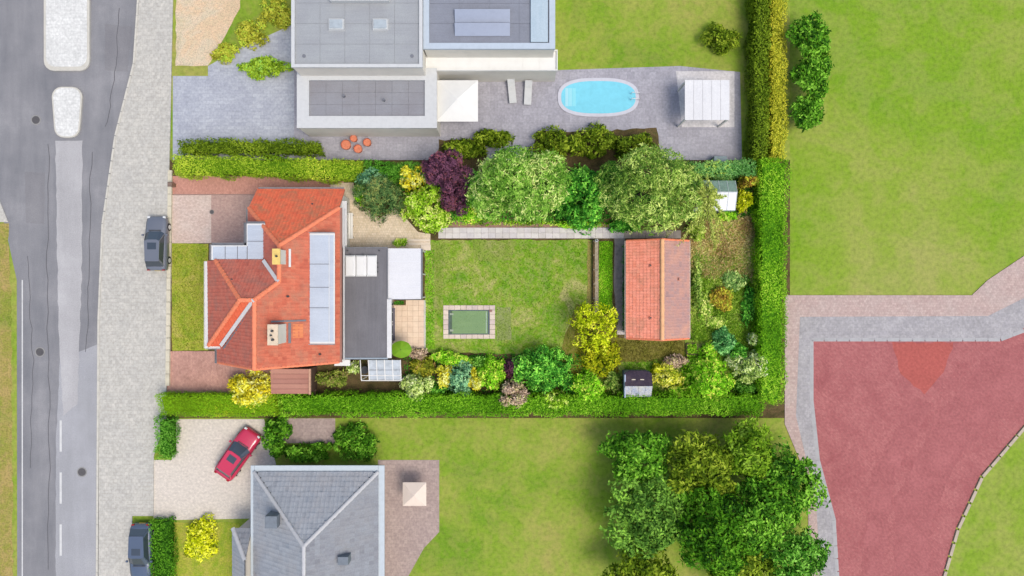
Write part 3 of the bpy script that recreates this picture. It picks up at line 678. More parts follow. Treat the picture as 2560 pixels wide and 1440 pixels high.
# peach terrace with its slabs ---------------------------------------------
def slab_field(name, parent_name, x0, y0, x1, y1, nx, ny, z, mats, base_mat, gap=.012, t=.03):
    par = MB().box(x0, y0, z - .02, x1, y1, z).build(parent_name, base_mat); par['kind'] = 'structure'
    w = (x1 - x0) / nx; h = (y1 - y0) / ny; protos = []
    for i, mt in enumerate(mats):
        protos.append(MB().box(-w / 2 + gap / 2, -h / 2 + gap / 2, 0, w / 2 - gap / 2, h / 2 - gap / 2, t, taper=.004).build(name, mt))
    used = set()
    for i in range(nx):
        for j in range(ny):
            k = random.randrange(len(protos)); o = protos[k]
            if k in used: o = o.copy(); COL.objects.link(o)
            used.add(k); o.parent = par; o.location = (x0 + (i + .5) * w, y0 + (j + .5) * h, z + random.uniform(-.004, .004)); o.rotation_euler = (0, 0, random.uniform(-.008, .008))
    for k, o in enumerate(protos):
        if k not in used: bpy.data.objects.remove(o)
    return par
xa, ya = P(978, 750); xb, yb = P(1060, 871)
PE = [mat_plain('peach_slab_%s' % n, c, .85, .07, 2) for n, c in (('a', C(234, 210, 186, 1.04)), ('b', C(231, 207, 184, 1.04)), ('c', C(237, 214, 190, 1.04)), ('d', C(230, 205, 181, 1.04)))]
slab_field('slab', 'terrace', xa, yb, xb, ya, 6, 9, .03, PE, mat_plain('terrace_joint', C(216, 192, 168), .9), .008)
xa, ya = P(1060, 750); xb, yb = P(1063, 871); MB().box(xa, yb, 0, xb + .05, ya, .07).build('edging', M_KERB)['kind'] = 'structure'
# cream terrace in front of the shrubs
sheet('cream_terrace', [(826, 458), (884, 456), (890, 505), (950, 545), (985, 520), (1010, 540), (1045, 580), (1076, 585), (1076, 622), (858, 622), (850, 620), (850, 500), (826, 490)], .03, M_CREAM, thick=.02)
for i, (a, b, c, d) in enumerate([(1022, 606, 1076, 613), (1022, 598, 1076, 604), (1052, 613, 1077, 626)]):
    xa, ya = P(a, b); xb, yb = P(c, d); o = MB().box(xa, yb, .03, xb, ya, .10 + .03 * i).build('terrace_step', mat_plain('step_stone', C(232, 218, 202), .85, .06)); o['kind'] = 'structure'
# garden path slabs
xa, ya = P(1096, 569); xb, yb = P(1560, 596)
PS = [mat_plain('path_slab_%s' % n, c, .85, .09, 2.5) for n, c in (('a', C(214, 210, 212, 1.05)), ('b', C(206, 202, 205, 1.05)), ('c', C(216, 213, 212, 1.05)), ('d', C(205, 201, 200, 1.05)))]
slab_field('slab', 'garden_path', xa, yb, xb, ya, 26, 2, .025, PS, mat_plain('path_joint', C(176, 166, 160), .9))
xa, ya = P(1560, 576); xb, yb = P(1702, 596)
PG = [mat_plain('grey_slab_%s' % n, c, .85, .12, 2.5) for n, c in (('a', C(172, 162, 156)), ('b', C(160, 152, 148)), ('c', C(180, 170, 162)))]
slab_field('slab', 'shed_path', xa, yb, xb, ya, 8, 1, .025, PG, M_CONC2)
sheet('gravel_path', [(1536, 596), (1562, 596), (1562, 640), (1560, 830), (1542, 832), (1534, 700)], .028, M_CONC2, .04, 3)
sheet('brick_border', [(1092, 556), (1180, 548), (1300, 560), (1540, 560), (1540, 568), (1092, 568)], .020, mat_brick('border_brick', C(176, 140, 124), C(156, 122, 108), C(130, 110, 96), .21, .07), .05, 4)

# dark slatted edging fence between lawn and strip
t = thing('edging_fence', 'low dark timber edging fence at the east end of the main lawn', 'fence', P(1486, 690) + (0,))
x, ya = P(1484, 602, .3); _, yb = P(1484, 782, .3)
for k in range(3): MB().box(x - .05 - .03, yb, .04 + k * .14, x - .05, ya, .16 + k * .14).build('board', mat_plain('dark_timber', C(84, 66, 52), .85, .2, 4), t)
for k in range(6): yy = yb + (ya - yb) * k / 5; MB().box(x - .05, yy - .05, 0, x + .05, yy + .05, .55).build('post', mat_plain('grey_timber', C(150, 138, 118), .85, .2, 4), t)
sheet('edging_strip', rect(1487, 602, 1496, 784), .036, mat_plain('weathered_edge', C(172, 162, 142), .9, .3, 5), .02, 3)
sheet('bare_strip', rect(1468, 602, 1480, 784), .024, mat_mottle('bare', [C(140, 140, 70), C(165, 150, 95), C(150, 145, 80)], .8, 9), .06, 6)
# lamp post at the path corner
x, y = P(1492, 601, 1.0); t = thing('garden_lamp', 'small globe garden lamp where the path meets the edging fence', 'lamp', (x, y, 0))
MB().tube((x, y, 0), (x, y, .8), .035, n=8).build('post', M_DARK, t)
m = MB(); m.dome((x, y, .9), .15, .15, .14, 12, 4); m.dome((x, y, .9), .15, .15, -.12, 12, 4); m.build('globe', mat_plain('globe', C(206, 210, 214), .3), t, smooth=True)
MB().tube((x, y, 1.02), (x, y, 1.06), .07, n=10).build('cap', M_DARK, t)

# covered plunge pool ------------------------------------------------------
x0, y1 = P(1108, 763, .05); x1, y0 = P(1238, 847, .05); xi0, yi1 = P(1121, 775, .05); xi1, yi0 = P(1224, 836, .05)
t = thing('garden_pool', 'small rectangular garden pool under a green cover with pale stone coping', 'pool', ((x0 + x1) / 2, (y0 + y1) / 2, 0))
cp = [mat_plain('coping_%s' % n, c, .85, .1, 3) for n, c in (('a', C(220, 204, 192)), ('b', C(212, 196, 190)), ('c', C(226, 212, 198)))]
def cop(xa, ya, xb, yb, m): MB().box(xa + .008, ya + .008, .016, xb - .008, yb - .008, .075, taper=.006).build('coping_slab', m, t)
n = 9; w = (x1 - x0) / n
for k in range(n):
    cop(x0 + k * w, yi1, x0 + (k + 1) * w, y1, random.choice(cp)); cop(x0 + k * w, y0, x0 + (k + 1) * w, yi0, random.choice(cp))
n = 5; w = (yi1 - yi0) / n
for k in range(n):
    cop(x0, yi0 + k * w, xi0, yi0 + (k + 1) * w, random.choice(cp)); cop(xi1, yi0 + k * w, x1, yi0 + (k + 1) * w, random.choice(cp))
m = MB(); m.box(xi0, yi0, .016, xi1, yi0 + .07, .05); m.box(xi0, yi1 - .07, .016, xi1, yi1, .05); m.box(xi0, yi0 + .07, .016, xi0 + .1, yi1 - .07, .05); m.box(xi1 - .16, yi0 + .07, .016, xi1, yi1 - .07, .05); m.build('frame', mat_plain('slate_frame', C(78, 96, 104), .6), t)
MB().box(xi0 + .30, yi0 + .07, .02, xi1 - .16, yi1 - .07, .055).build('cover', mat_strip('green_cover', C(104, 142, 88), C(122, 156, 98), .5, 0), t)
MB().box(xi0 + .1, yi0 + .07, .018, xi0 + .3, yi1 - .07, .036).build('water_gap', mat_plain('dark_pool_water', C(84, 104, 88), .2), t)
for yy in (yi0 + .25, yi1 - .42): MB().box(xi0 + .12, yy, .056, xi0 + .42, yy + .17, .09).build('bracket', mat_plain('bracket_grey', C(156, 170, 150), .5), t)
MB().box(xi1 - .30, yi0 + .12, .056, xi1 - .24, yi1 - .12, .085).build('cover_rail', mat_plain('rail_pale', C(170, 196, 180), .4), t)
MB().box(xi1 - .02, yi1 - .16, .076, xi1 + .2, yi1 + .02, .13).build('pump_lid', mat_plain('reddish', C(150, 112, 104), .7), t)
sheet('worn_grass', [(1180, 600), (1290, 602), (1275, 655), (1200, 650)], .0205, mat_mottle('pale_worn', [C(112, 150, 40), C(150, 165, 80), C(168, 165, 112)], .9, 9), .14, 61)
sheet('worn_grass', [(1078, 610), (1112, 612), (1106, 790), (1084, 780)], .0205, mat_mottle('pale_worn', [C(112, 150, 40), C(150, 165, 80), C(168, 165, 112)], .9, 9), .12, 62)
sheet('worn_patch', rect(1240, 768, 1278, 850), .024, mat_mottle('worn', [C(128, 150, 70), C(150, 160, 105), C(165, 165, 130)], .6, 9), .09, 6)

# tiled shed --------------------------------------------------------------
ze, zr = 2.35, 4.05
x0, y1 = P(1566, 602, ze); x1, y0 = P(1722, 846, ze); xr = 11.63
shed = thing('tiled_shed', 'large garden shed with faded orange clay tile gable roof at the end of the lawn', 'shed', ((x0 + x1) / 2, (y0 + y1) / 2, 0))
MB().box(x0 + .25, y0 + .25, 0, x1 - .25, y1 - .25, ze - .1).build('wall', M_WALL, shed)
for yy in (y0 + .25, y1 - .45): gable_wall(x0 + .25, x1 - .25, xr, ze - .1, zr - .2, yy, yy + .2, M_WALL, shed)
W = [(x0, y0, ze), (xr, y0, zr), (xr, y1, zr), (x0, y1, ze)]; E = [(xr, y0, zr), (x1, y0, ze), (x1, y1, ze), (xr, y1, zr)]
m = MB(); m.plate(W, .1); m.plate(E, .1); sr = m.build('roof', mat_plain('shed_underlay', C(180, 116, 98), .8), shed)
tile_face('roof_tiles', W, T_SHEDW, sr, .24, .3); tile_face('roof_tiles', E, T_SHEDE, sr, .24, .3)
ridge_run((xr, y0, zr + .02), (xr, y1, zr + .02), T_SRIDGE, sr, .17)
for yy in (y0, y1):
    ridge_run((xr, yy, zr), (x0, yy, ze), T_SHEDW if False else T_RIDGE, sr, .09); ridge_run((xr, yy, zr), (x1, yy, ze), T_RIDGE, sr, .09)
m = MB(); m.box(x0 - .13, y0, ze - .14, x0 - .01, y1, ze - .02); m.build('gutter', mat_plain('pale_gutter', C(196, 184, 172), .6), shed)
m = MB(); m.box(x1 + .01, y0, ze - .14, x1 + .13, y1, ze - .02); m.build('gutter', mat_plain('pale_gutter', C(196, 184, 172), .6), shed)
for px, py in ((1626, 664), (1626, 795), (1695, 698)):
    zz = 3.3; x, y = P(px, py, zz); zz = ze + (zr - ze) * (1 - abs(x - xr) / (xr - x0)); x, y = P(px, py, zz)
    v = MB().box(x - .12, y - .14, zz, x + .12, y + .14, zz + .12, taper=.03).build('roof_vent', mat_plain('vent_tile', C(206, 132, 112), .8), sr)
    MB().box(x - .04, y - .05, zz + .12, x + .04, y + .07, zz + .17).build('vent_cap', M_DARK, v)
window(shed, x0 + .25, -1.5, .9, 0, -.2, 1.9, 'x', -1, 2)
MB().box(x0 + .18, 1.2, .02, x0 + .25, 2.2, 2.05).build('door', mat_plain('green_door', C(70, 96, 74), .7), shed)
x, y = P(1553, 831); t = thing('paving_slab', 'pale stone slab lying at the south west corner of the tiled shed', 'slab', (x, y, .03)); MB().box(x - .35, y - .18, .02, x + .35, y + .18, .08, taper=.01).build('slab', M_CONC, t)

# brown plank lean-to roof --------------------------------------------------
z = 2.2; x0, y1 = P(677, 922, z); x1, y0 = P(777, 985, z)
lt = thing('lean_to', 'small lean-to with brown board roof beside the yellow shrub', 'shed', ((x0 + x1) / 2, (y0 + y1) / 2, 0))
MB().box(x0 + .1, y0 + .1, 0, x1 - .1, y1, z - .1).build('wall', mat_plain('dark_boards', C(92, 70, 58), .8, .2), lt)
n = 5; w = (y1 - y0) / n
PK = [mat_strip('plank_%s' % q, c, d, .8, 0) for q, c, d in (('a', C(176, 122, 108), C(192, 138, 122)), ('b', C(182, 130, 116), C(198, 146, 128)), ('c', C(168, 116, 104), C(184, 132, 118)))]
for k in range(n): MB().box(x0, y0 + k * w + .012, z - .1 + k * .035, x1, y0 + (k + 1) * w - .012, z - .05 + k * .035).build('roof_board', PK[k % 3], lt)
MB().box(x1 - .12, y0 - .02, z - .04, x1 + .02, y1, z + .15).build('roof_edge', mat_plain('pinkish_edge', C(206, 164, 140), .8), lt)
xa, ya = P(835, 899, 2.4); xb, yb = P(875, 915, 2.4)
t = thing('door_canopy', 'small white door canopy at the south east corner of the house', 'canopy', ((xa + xb) / 2, (ya + yb) / 2, 0))
MB().box(xa, yb, 2.3, xb, ya, 2.38, taper=.02).build('roof', M_WHITEP, t)
for xx in (xa + .1, xb - .1): MB().box(xx - .03, yb + .05, .01, xx + .03, yb + .11, 2.3).build('post', M_FRAME, t)

# glass lean-to ------------------------------------------------------------
z = 2.3; x0, y1 = P(902, 899, z); x1, y0 = P(1002, 951, z)
gh = thing('glasshouse', 'small lean-to glasshouse with white frame south of the grey extension', 'greenhouse', ((x0 + x1) / 2, (y0 + y1) / 2, 0))
n = 5; w = (x1 - x0) / n
M_CLOUD = mat_glass('clouded_pane', C(206, 216, 226), .72, .25)
for k in range(n):
    if k == 0: continue
    for j in range(2):
        ya, yb = y0 + (y1 - y0) * j / 2, y0 + (y1 - y0) * (j + 1) / 2
        MB().plate([(x0 + k * w + .03, ya + .02, z - .2 + .2 * j), (x0 + (k + 1) * w - .03, ya + .02, z - .2 + .2 * j), (x0 + (k + 1) * w - .03, yb - .02, z - .2 + .2 * (j + 1)), (x0 + k * w + .03, yb - .02, z - .2 + .2 * (j + 1))], .012).build('pane', M_CLOUD, gh)
for k in range(n + 1): 
    xx = x0 + k * w; MB().plate([(xx - .03, y0, z - .17), (xx + .03, y0, z - .17), (xx + .03, y1, z + .23), (xx - .03, y1, z + .23)], .05).build('glazing_bar', M_FRAME, gh)
    if k in (0, 2, 5): MB().box(xx - .04, y0 - .02, 0, xx + .04, y0 + .06, z - .22).build('post', M_FRAME, gh)
m = MB(); m.box(x0, y0 - .07, z - .28, x1, y0 - .01, z - .18); m.box(x0, y0 + .35, z - .14, x1, y0 + .40, z - .08); m.build('eaves_beam', M_FRAME, gh)
MB().box(x0 + 1.1, y0 + .2, .01, x1 - .3, y0 + .8, .75).build('staging', mat_plain('staging_wood', C(150, 150, 156), .8, .2), gh)
x, y = P(912, 925, .9); t = thing('rain_barrel', 'dark green rain barrel under the open west bay of the glasshouse', 'barrel', (x, y, 0))
MB().tube((x, y, 0), (x, y, .95), .26, .30, 14).build('body', mat_plain('barrel_green', C(58, 72, 56), .6), t); MB().tube((x, y, .95), (x, y, .99), .32, n=14).build('lid', M_DARK, t)

# little things on the terrace
xa, ya = P(985, 751, .5); xb, yb = P(1013, 763, .5)
t = thing('planter_box', 'wooden planter box with herbs against the white veranda', 'planter', ((xa + xb) / 2, (ya + yb) / 2, .06))
MB().box(xa, yb, .06, xb, ya, .45).build('trough', mat_plain('planter_wood', C(130, 108, 74), .8, .15), t)
MB().box(xa + .04, yb + .04, .45, xb - .04, ya - .04, .47).build('soil', M_SOIL, t)
xa, ya = P(979, 770, .5); xb, yb = P(986, 852, .5)
t = thing('door_mat', 'narrow dark bench along the white edged wall on the peach terrace', 'bench', ((xa + xb) / 2, (ya + yb) / 2, .06))
t.name = 'wall_bench'
MB().box(xa, yb, .42, xb + .04, ya, .47).build('seat', mat_plain('dark_seat', C(104, 100, 112), .7), t)
for yy in (yb + .1, (ya + yb) / 2, ya - .1): MB().box(xa, yy - .03, .06, xb, yy + .03, .42).build('leg', M_DARK, t)
# green parasol
x, y = P(1002, 874, 2.4); t = thing('parasol', 'open round bright green parasol on the corner of the peach terrace', 'parasol', (x, y, 0))
MB().tube((x, y, .02), (x, y, 2.5), .03, n=8).build('pole', M_FRAME, t)
MB().tube((x, y, .01), (x, y, .09), .28, .24, 14).build('base', M_DARK, t)
M_PAR = [mat_plain('parasol_green_a', C(112, 160, 14), .8, .05), mat_plain('parasol_green_b', C(120, 166, 20), .8, .05)]
for k in range(8):
    a0 = R(k * 45); a1 = R(k * 45 + 45); rx, ry = .86, .70; zc, zr2 = 2.52, 2.25; m = MB(); N = 3; L = []
    for i in range(5):
        f = i / 4; L.append([(x + rx * f * math.cos(a0 + (a1 - a0) * j / N) * (1 - .03 * math.sin(math.pi * j / N) * f), y + ry * f * math.sin(a0 + (a1 - a0) * j / N) * (1 - .03 * math.sin(math.pi * j / N) * f), zc - (zc - zr2) * f ** 1.6 - .03 * math.sin(math.pi * j / N) * f) for j in range(N + 1)])
    for i in range(4):
        for j in range(N): m.poly([L[i][j], L[i + 1][j], L[i + 1][j + 1], L[i][j + 1]])
    m.build('panel', M_PAR[k % 2], t, smooth=False)
MB().tube((x, y, 2.5), (x, y, 2.6), .04, .02, 8).build('finial', M_DARK, t)

# playhouse / small garden hut ------------------------------------------------
zr, ze = 2.15, 1.55
x0, y1 = P(1560, 926, ze); x1, _ = P(1628, 926, ze); _, ym = P(1560, 965, zr); _, y0 = P(1560, 992, ze)
t = thing('garden_hut', 'small garden hut with dark north roof slope and pale grey south slope', 'hut', ((x0 + x1) / 2, (y0 + y1) / 2, 0))
MB().box(x0 + .12, y0 + .12, 0, x1 - .12, y1 - .12, ze - .05).build('wall', mat_plain('hut_boards', C(132, 140, 158), .8, .15), t)
m = MB(); m.plate([(x0, ym, zr), (x1, ym, zr), (x1, y1 - .2, ze + .15), (x1 - .5, y1 - .02, ze), (x0 + .45, y1 - .02, ze), (x0, y1 - .2, ze + .15)], .06)
hr = m.build('roof_slope', mat_mottle('felt', [C(66, 58, 74), C(80, 70, 86), C(98, 84, 92)], 1, 9, .4), t)
n = 4
for k in range(n): 
    xa = x0 + (x1 - x0) * k / n; xb = x0 + (x1 - x0) * (k + 1) / n
    MB().plate([(xa + .01, y0, ze), (xb - .01, y0, ze), (xb - .01, ym - .02, zr), (xa + .01, ym - .02, zr)], .05).build('roof_board', mat_mottle('pale_board', [C(150, 162, 190), C(196, 202, 216), C(210, 208, 190), C(176, 184, 206)], 1.5, 9, .4), t)
for xx in (x0 + .55, x0 + 1.25): MB().box(xx, ym + .45, zr - .28, xx + .3, ym + .53, zr - .18).build('vent', mat_plain('pale_vent', C(206, 196, 180), .7), t)
MB().box(x0 - .03, y0, ze - .0, x0 + .07, y1 - .3, ze + .45).build('bargeboard', mat_plain('barge_blue', C(168, 182, 210), .7), t)

# ------------------------------------------------------------------ foliage
FOL = {}
def folmat(name, cols, k=2.05, trans=.22):
    return mat_attr('leaf_' + name, [C(*c, k=k * f) for c, f in zip(cols, (.62, .9, 1.08, 1.35))], .7, None, trans, spec=.1)
L_HEDN = folmat('north_hedge', [(52, 98, 12), (98, 136, 20), (138, 162, 42), (185, 182, 68)])
L_HEDD = folmat('dark_hedge', [(30, 78, 12), (55, 112, 22), (90, 140, 45), (110, 155, 65)])
L_HEDS = folmat('south_hedge', [(52, 104, 8), (80, 132, 14), (102, 150, 26), (140, 170, 58)])
L_HEDE = folmat('east_hedge', [(50, 108, 10), (82, 136, 16), (112, 158, 28), (152, 176, 60)])
L_HEDB = folmat('blue_hedge', [(45, 95, 35), (80, 135, 60), (110, 155, 90), (165, 180, 60)])
L_YEL = folmat('yellow', [(150, 150, 15), (210, 196, 35), (242, 222, 70), (250, 236, 120)], 1.9)
L_PUR = folmat('purple', [(50, 28, 44), (84, 52, 74), (112, 72, 98), (120, 70, 80)], 1.5)
L_LIME = folmat('lime', [(70, 115, 10), (115, 160, 25), (150, 185, 50), (190, 200, 110)])
L_WILL = folmat('willow', [(50, 98, 26), (96, 144, 44), (132, 174, 70), (176, 206, 118)], 1.9)
L_OLIV = folmat('olive', [(48, 86, 26), (90, 128, 44), (126, 156, 64), (170, 184, 104)], 1.85)
L_MID = folmat('mid', [(26, 80, 22), (50, 118, 32), (84, 152, 48), (122, 180, 66)])
L_CED = folmat('cedar', [(34, 66, 34), (62, 96, 52), (88, 118, 66), (120, 126, 70)])
L_BLUE = folmat('bluegreen', [(40, 84, 62), (72, 122, 92), (110, 156, 116), (140, 180, 130)])
L_GOLD = folmat('golden', [(110, 130, 5), (160, 175, 10), (195, 200, 30), (215, 210, 70)])
L_BRIGHT = folmat('bright', [(64, 120, 10), (100, 165, 20), (135, 190, 40), (175, 210, 80)])
L_PALE = folmat('pale', [(80, 110, 45), (135, 165, 75), (178, 200, 115), (205, 215, 150)])
L_BARE = folmat('bare', [(110, 90, 75), (160, 138, 120), (190, 168, 150), (150, 150, 90)], 1.7, .1)
L_DARK = folmat('neighbour_dark', [(28, 68, 10), (52, 100, 16), (82, 132, 28), (108, 150, 50)])
L_OLD = folmat('neighbour_olive', [(44, 66, 6), (72, 96, 12), (98, 120, 24), (120, 135, 40)])
L_DRY = folmat('dry_tuft', [(130, 105, 70), (165, 142, 95), (195, 172, 125), (130, 145, 65)], 2.3, .1)
L_WILD = folmat('wild_tuft', [(70, 115, 20), (105, 145, 40), (140, 165, 65), (185, 180, 105)], 2.2, .1)
L_LAWN = folmat('lawn_tuft', [(72, 122, 8), (98, 142, 18), (124, 158, 38), (160, 175, 80)], 1.2, .1)
L_ORAN = folmat('orange_leaf', [(150, 120, 30), (190, 150, 70), (200, 190, 60), (170, 190, 60)], 1.2, .1)
M_BARK = mat_plain('bark', C(98, 82, 66), .9, .25, 6)

def leaf_quads(pos, dirs, L, W, rng, droop=0, nrm=None, loose=.55):
    """kite shaped leaves: base at pos, pointing along dirs, blade turned towards nrm"""
    n = len(pos); ref = rng.normal(size=(n, 3))
    if nrm is not None: ref = ref * loose + nrm
    side = np.cross(dirs, ref); side /= np.linalg.norm(side, axis=1)[:, None] + 1e-9
    L = L * rng.uniform(.6, 1.25, (n, 1)); W = W * rng.uniform(.7, 1.2, (n, 1))
    a = pos; b = pos + dirs * L * .5 + side * W * .5; c = pos + dirs * L; c[:, 2] -= droop * L[:, 0]; d = pos + dirs * L * .5 - side * W * .5
    v = np.stack([a, b, c, d], 1).reshape(-1, 3); return v, np.arange(n * 4).reshape(-1, 4)
def unit(v): return v / (np.linalg.norm(v, axis=1)[:, None] + 1e-9)
def crown_points(c, r, lobes, nros, rng, fill=.25, low=-.35):
    """rosette centres on an irregular crown made of lobes; returns pos and outward normal"""
    cen = []; rad = []
    for i in range(lobes):
        th = rng.uniform(0, 2 * np.pi); ph = rng.uniform(-.15, 1) ** 1.0
        q = np.array([math.cos(th) * math.cos(ph * 1.3), math.sin(th) * math.cos(ph * 1.3), math.sin(ph * 1.3)])
        k = rng.uniform(.5, .84); cen.append(q * k); rad.append(rng.uniform(.24, .42) * (1.12 - .3 * k))
    cen.append(np.zeros(3)); rad.append(.58); cen = np.array(cen); rad = np.array(rad)
    wt = rad ** 2; pick = rng.choice(len(rad), nros, p=wt / wt.sum())
    d = unit(rng.normal(size=(nros, 3))); d[:, 2] = np.where(d[:, 2] < low, -d[:, 2], d[:, 2])
    depth = np.where(rng.random(nros) < fill, rng.uniform(.45, .95, nros), rng.uniform(.88, 1.06, nros)) + np.where(rng.random(nros) < .16, rng.uniform(.05, .38, nros), 0)
    p = cen[pick] + d * (rad[pick] * depth)[:, None]
    d_ = d
    # drop those buried in other lobes
    dist = np.linalg.norm(p[:, None, :] - cen[None], axis=2) / rad[None]; ok = dist.min(1) > .62
    p, d, pick = p[ok], d[ok], pick[ok]
    return c + p * r, unit(d / r * r.mean()), pick, cen * r + c
def plant(name, label, cat, px, py, rx, ry, ztop, mat, n=900, k=6, L=.22, W=.08, lobes=9, zb=None, group=None, trunk=True, spread=.95, shade=.25, fill=.25, seed=None):
    """px,py crown centre and rx,ry radii as pixels of the photograph"""
    rng = np.random.default_rng(seed or int(px * 7 + py * 13)); zb = zb if zb is not None else (.28 * ztop if trunk else 0.02)
    zm = (ztop + zb) / 2; sc = (H - zm) / H / 30; cx, cy = P(px, py, zm)
    r = np.array([rx * sc * 1.16, ry * sc * 1.16, (ztop - zb) / 2])
    if not trunk: zm = zb + .1; r[2] = ztop - zm
    lobes = int(lobes * 2.1); n = int(n * .72); cen = np.array([cx, cy, zm]); pos, nrm, pick, lc = crown_points(cen, r, lobes, n, rng, fill, -.35 if trunk else -.05)
    pos[:, 2] = np.maximum(pos[:, 2], .05); m = len(pos)
    L *= 1.3; W *= 1.25; base = rng.uniform(0, .38, lobes + 1)[pick]
    P_ = np.repeat(pos, k, 0) + rng.normal(scale=L * .18, size=(m * k, 3)); NR = np.repeat(nrm, k, 0); D = rng.normal(size=(m * k, 3)) * spread; D -= NR * ((D * NR).sum(1) * .75)[:, None]; D = unit(D + NR * .12)
    v, q = leaf_quads(P_, D, L, W, rng, .1, unit(NR + [0, 0, .6]))
    rnd = np.clip(np.repeat(base + rng.uniform(-.2, .62, m), k) + rng.uniform(0, .3, m * k), 0, 1)
    t = thing(name, label, cat, (cx, cy, 0), group)
    np_mesh('foliage' if not trunk else 'crown', v, q, rnd, mat, t)
    b = MB()
    if trunk:
        tr = .06 + .022 * ztop; top = (cx, cy, zm); b.tube((cx, cy, 0), (cx + .1, cy, zb), tr, tr * .75, 8, False); b.tube((cx + .1, cy, zb), top, tr * .75, tr * .4, 8, False)
        for l in lc[:min(7, lobes)]: b.tube((cx + .1, cy, zb * .9), tuple(l), tr * .4, tr * .12, 5, False)
        b.build('trunk', M_BARK, t)
    else:
        for l in lc[:min(6, lobes)]: b.tube((cx, cy, 0), tuple(l), .03, .012, 4, False)
        b.build('stem', M_BARK, t)
    return t
def hedge(name, label, pts, h, mat, dens=90, L=.14, W=.07, seed=3, wob=.12, group='clipped hedges round the plot', mat2=None):
    """pts: outline in pixels of the hedge TOP"""
    rng = np.random.default_rng(seed); top = rough_outline([P(a, b, h) for a, b in pts], .9, wob * .9, seed)
    c = np.mean(top, 0); t = thing(name, label, 'hedge', (c[0], c[1], 0), group)
    xs = [p[0] for p in top]; ys = [p[1] for p in top]; area = abs(sum(top[i][0] * top[(i + 1) % len(top)][1] - top[(i + 1) % len(top)][0] * top[i][1] for i in range(len(top)))) / 2
    A = np.array(top); n = int(area * dens); out = []
    while len(out) < n:
        q = rng.uniform((min(xs), min(ys)), (max(xs), max(ys)), (4 * n, 2))
        out += [p for p in q if inside(p[0], p[1], top)]
    out = np.array(out[:n]); hz = h + .16 * np.sin(out[:, 0] * 1.1 + seed) * np.sin(out[:, 1] * 1.7) + rng.uniform(-.30, .12, n)
    pos = np.column_stack([out, hz]); nr = np.tile([0, 0, 1.0], (n, 1))
    sp = []; sn = []
    N = len(top)
    for i in range(N):
        a = A[i]; b = A[(i + 1) % N]; Ln = np.linalg.norm(b - a); nn = int(Ln * h * dens * .7)
        if nn < 1: continue
        tt = rng.random((nn, 1)); zz = rng.uniform(.05, h, nn); ed = a + (b - a) * tt; nv = np.array([(b - a)[1], -(b - a)[0]]) / Ln
        if np.dot(nv, c - (a + b) / 2) > 0: nv = -nv
        off = wob * np.sin(ed @ np.array([2.3, 1.9]) + zz) + rng.uniform(-.12, .08, nn)
        ed = ed + nv * (off - .05)[:, None]; sp.append(np.column_stack([ed, zz])); sn.append(np.tile([nv[0], nv[1], .2], (nn, 1)))
    pos = np.vstack([pos] + sp); nr = np.vstack([nr] + sn); k = 3; m = len(pos)
    NR = np.repeat(nr, k, 0); D = rng.normal(size=(m * k, 3)); D -= NR * ((D * NR).sum(1) * .8)[:, None]; D = unit(D + NR * .15); v, q = leaf_quads(np.repeat(pos, k, 0) + rng.normal(scale=.05, size=(m * k, 3)), D, L, W, rng, .1, NR)
    cl = .5 + .5 * np.sin(pos[:, 0] * .9 + seed) * np.sin(pos[:, 1] * .8 + pos[:, 0] * .37)
    rnd = np.clip(np.repeat(cl * .35 + rng.uniform(0, .4, m), k) + rng.uniform(0, .28, m * k), 0, 1)
    np_mesh('foliage', v, q, rnd, mat, t)
    ins = [(p[0] + (c[0] - p[0]) * .0, p[1]) for p in top]
    b = MB(); sh = []
    cc = [P(a, b, h) for a, b in pts]; A = np.array(cc); top = cc; N = len(cc)
    for i in range(N):      # inner mass, inside the clipped faces
        a0 = A[i - 1]; a1 = A[i]; a2 = A[(i + 1) % N]; e1 = unit((a1 - a0)[None])[0]; e2 = unit((a2 - a1)[None])[0]
        n1 = np.array([e1[1], -e1[0]]); n2 = np.array([e2[1], -e2[0]]); s = -1 if sum(top[i][0] * top[(i + 1) % N][1] - top[(i + 1) % N][0] * top[i][1] for i in range(N)) > 0 else 1
        bi = (n1 + n2); bi /= (np.dot(bi, n1) + 1e-6); sh.append(tuple(a1 + s * bi * .26))
    b.prism(sh, .02, h - .34, .15); b.build('inner_growth', mat, t)
    return t
def tufts(name, pxpoly, n, mat, L, W, seed=1, hmax=None, z=.02, up=1.0, k=4, kind='stuff'):
    rng = np.random.default_rng(seed); poly = [P(*p) for p in pxpoly]; xs = [p[0] for p in poly]; ys = [p[1] for p in poly]; out = []
    while len(out) < n:
        q = rng.uniform((min(xs), min(ys)), (max(xs), max(ys)), (3 * n, 2)); out += [p for p in q if inside(p[0], p[1], poly)]
    pos = np.column_stack([np.array(out[:n]), np.full(n, z)]); D = unit(rng.normal(size=(n * k, 3)) * .8 + [0, 0, up]); D[:, 2] = np.abs(D[:, 2])
    v, q = leaf_quads(np.repeat(pos, k, 0), D, L, W, rng, .1)
    cl = .5 + .5 * np.sin(pos[:, 0] * 1.7 + seed) * np.sin(pos[:, 1] * 1.3 + 1)
    o = np_mesh(name, v, q, np.clip(np.repeat(cl * .4 + rng.uniform(0, .45, n), k) + rng.uniform(0, .15, n * k), 0, 1), mat)
    o['kind'] = kind; return o

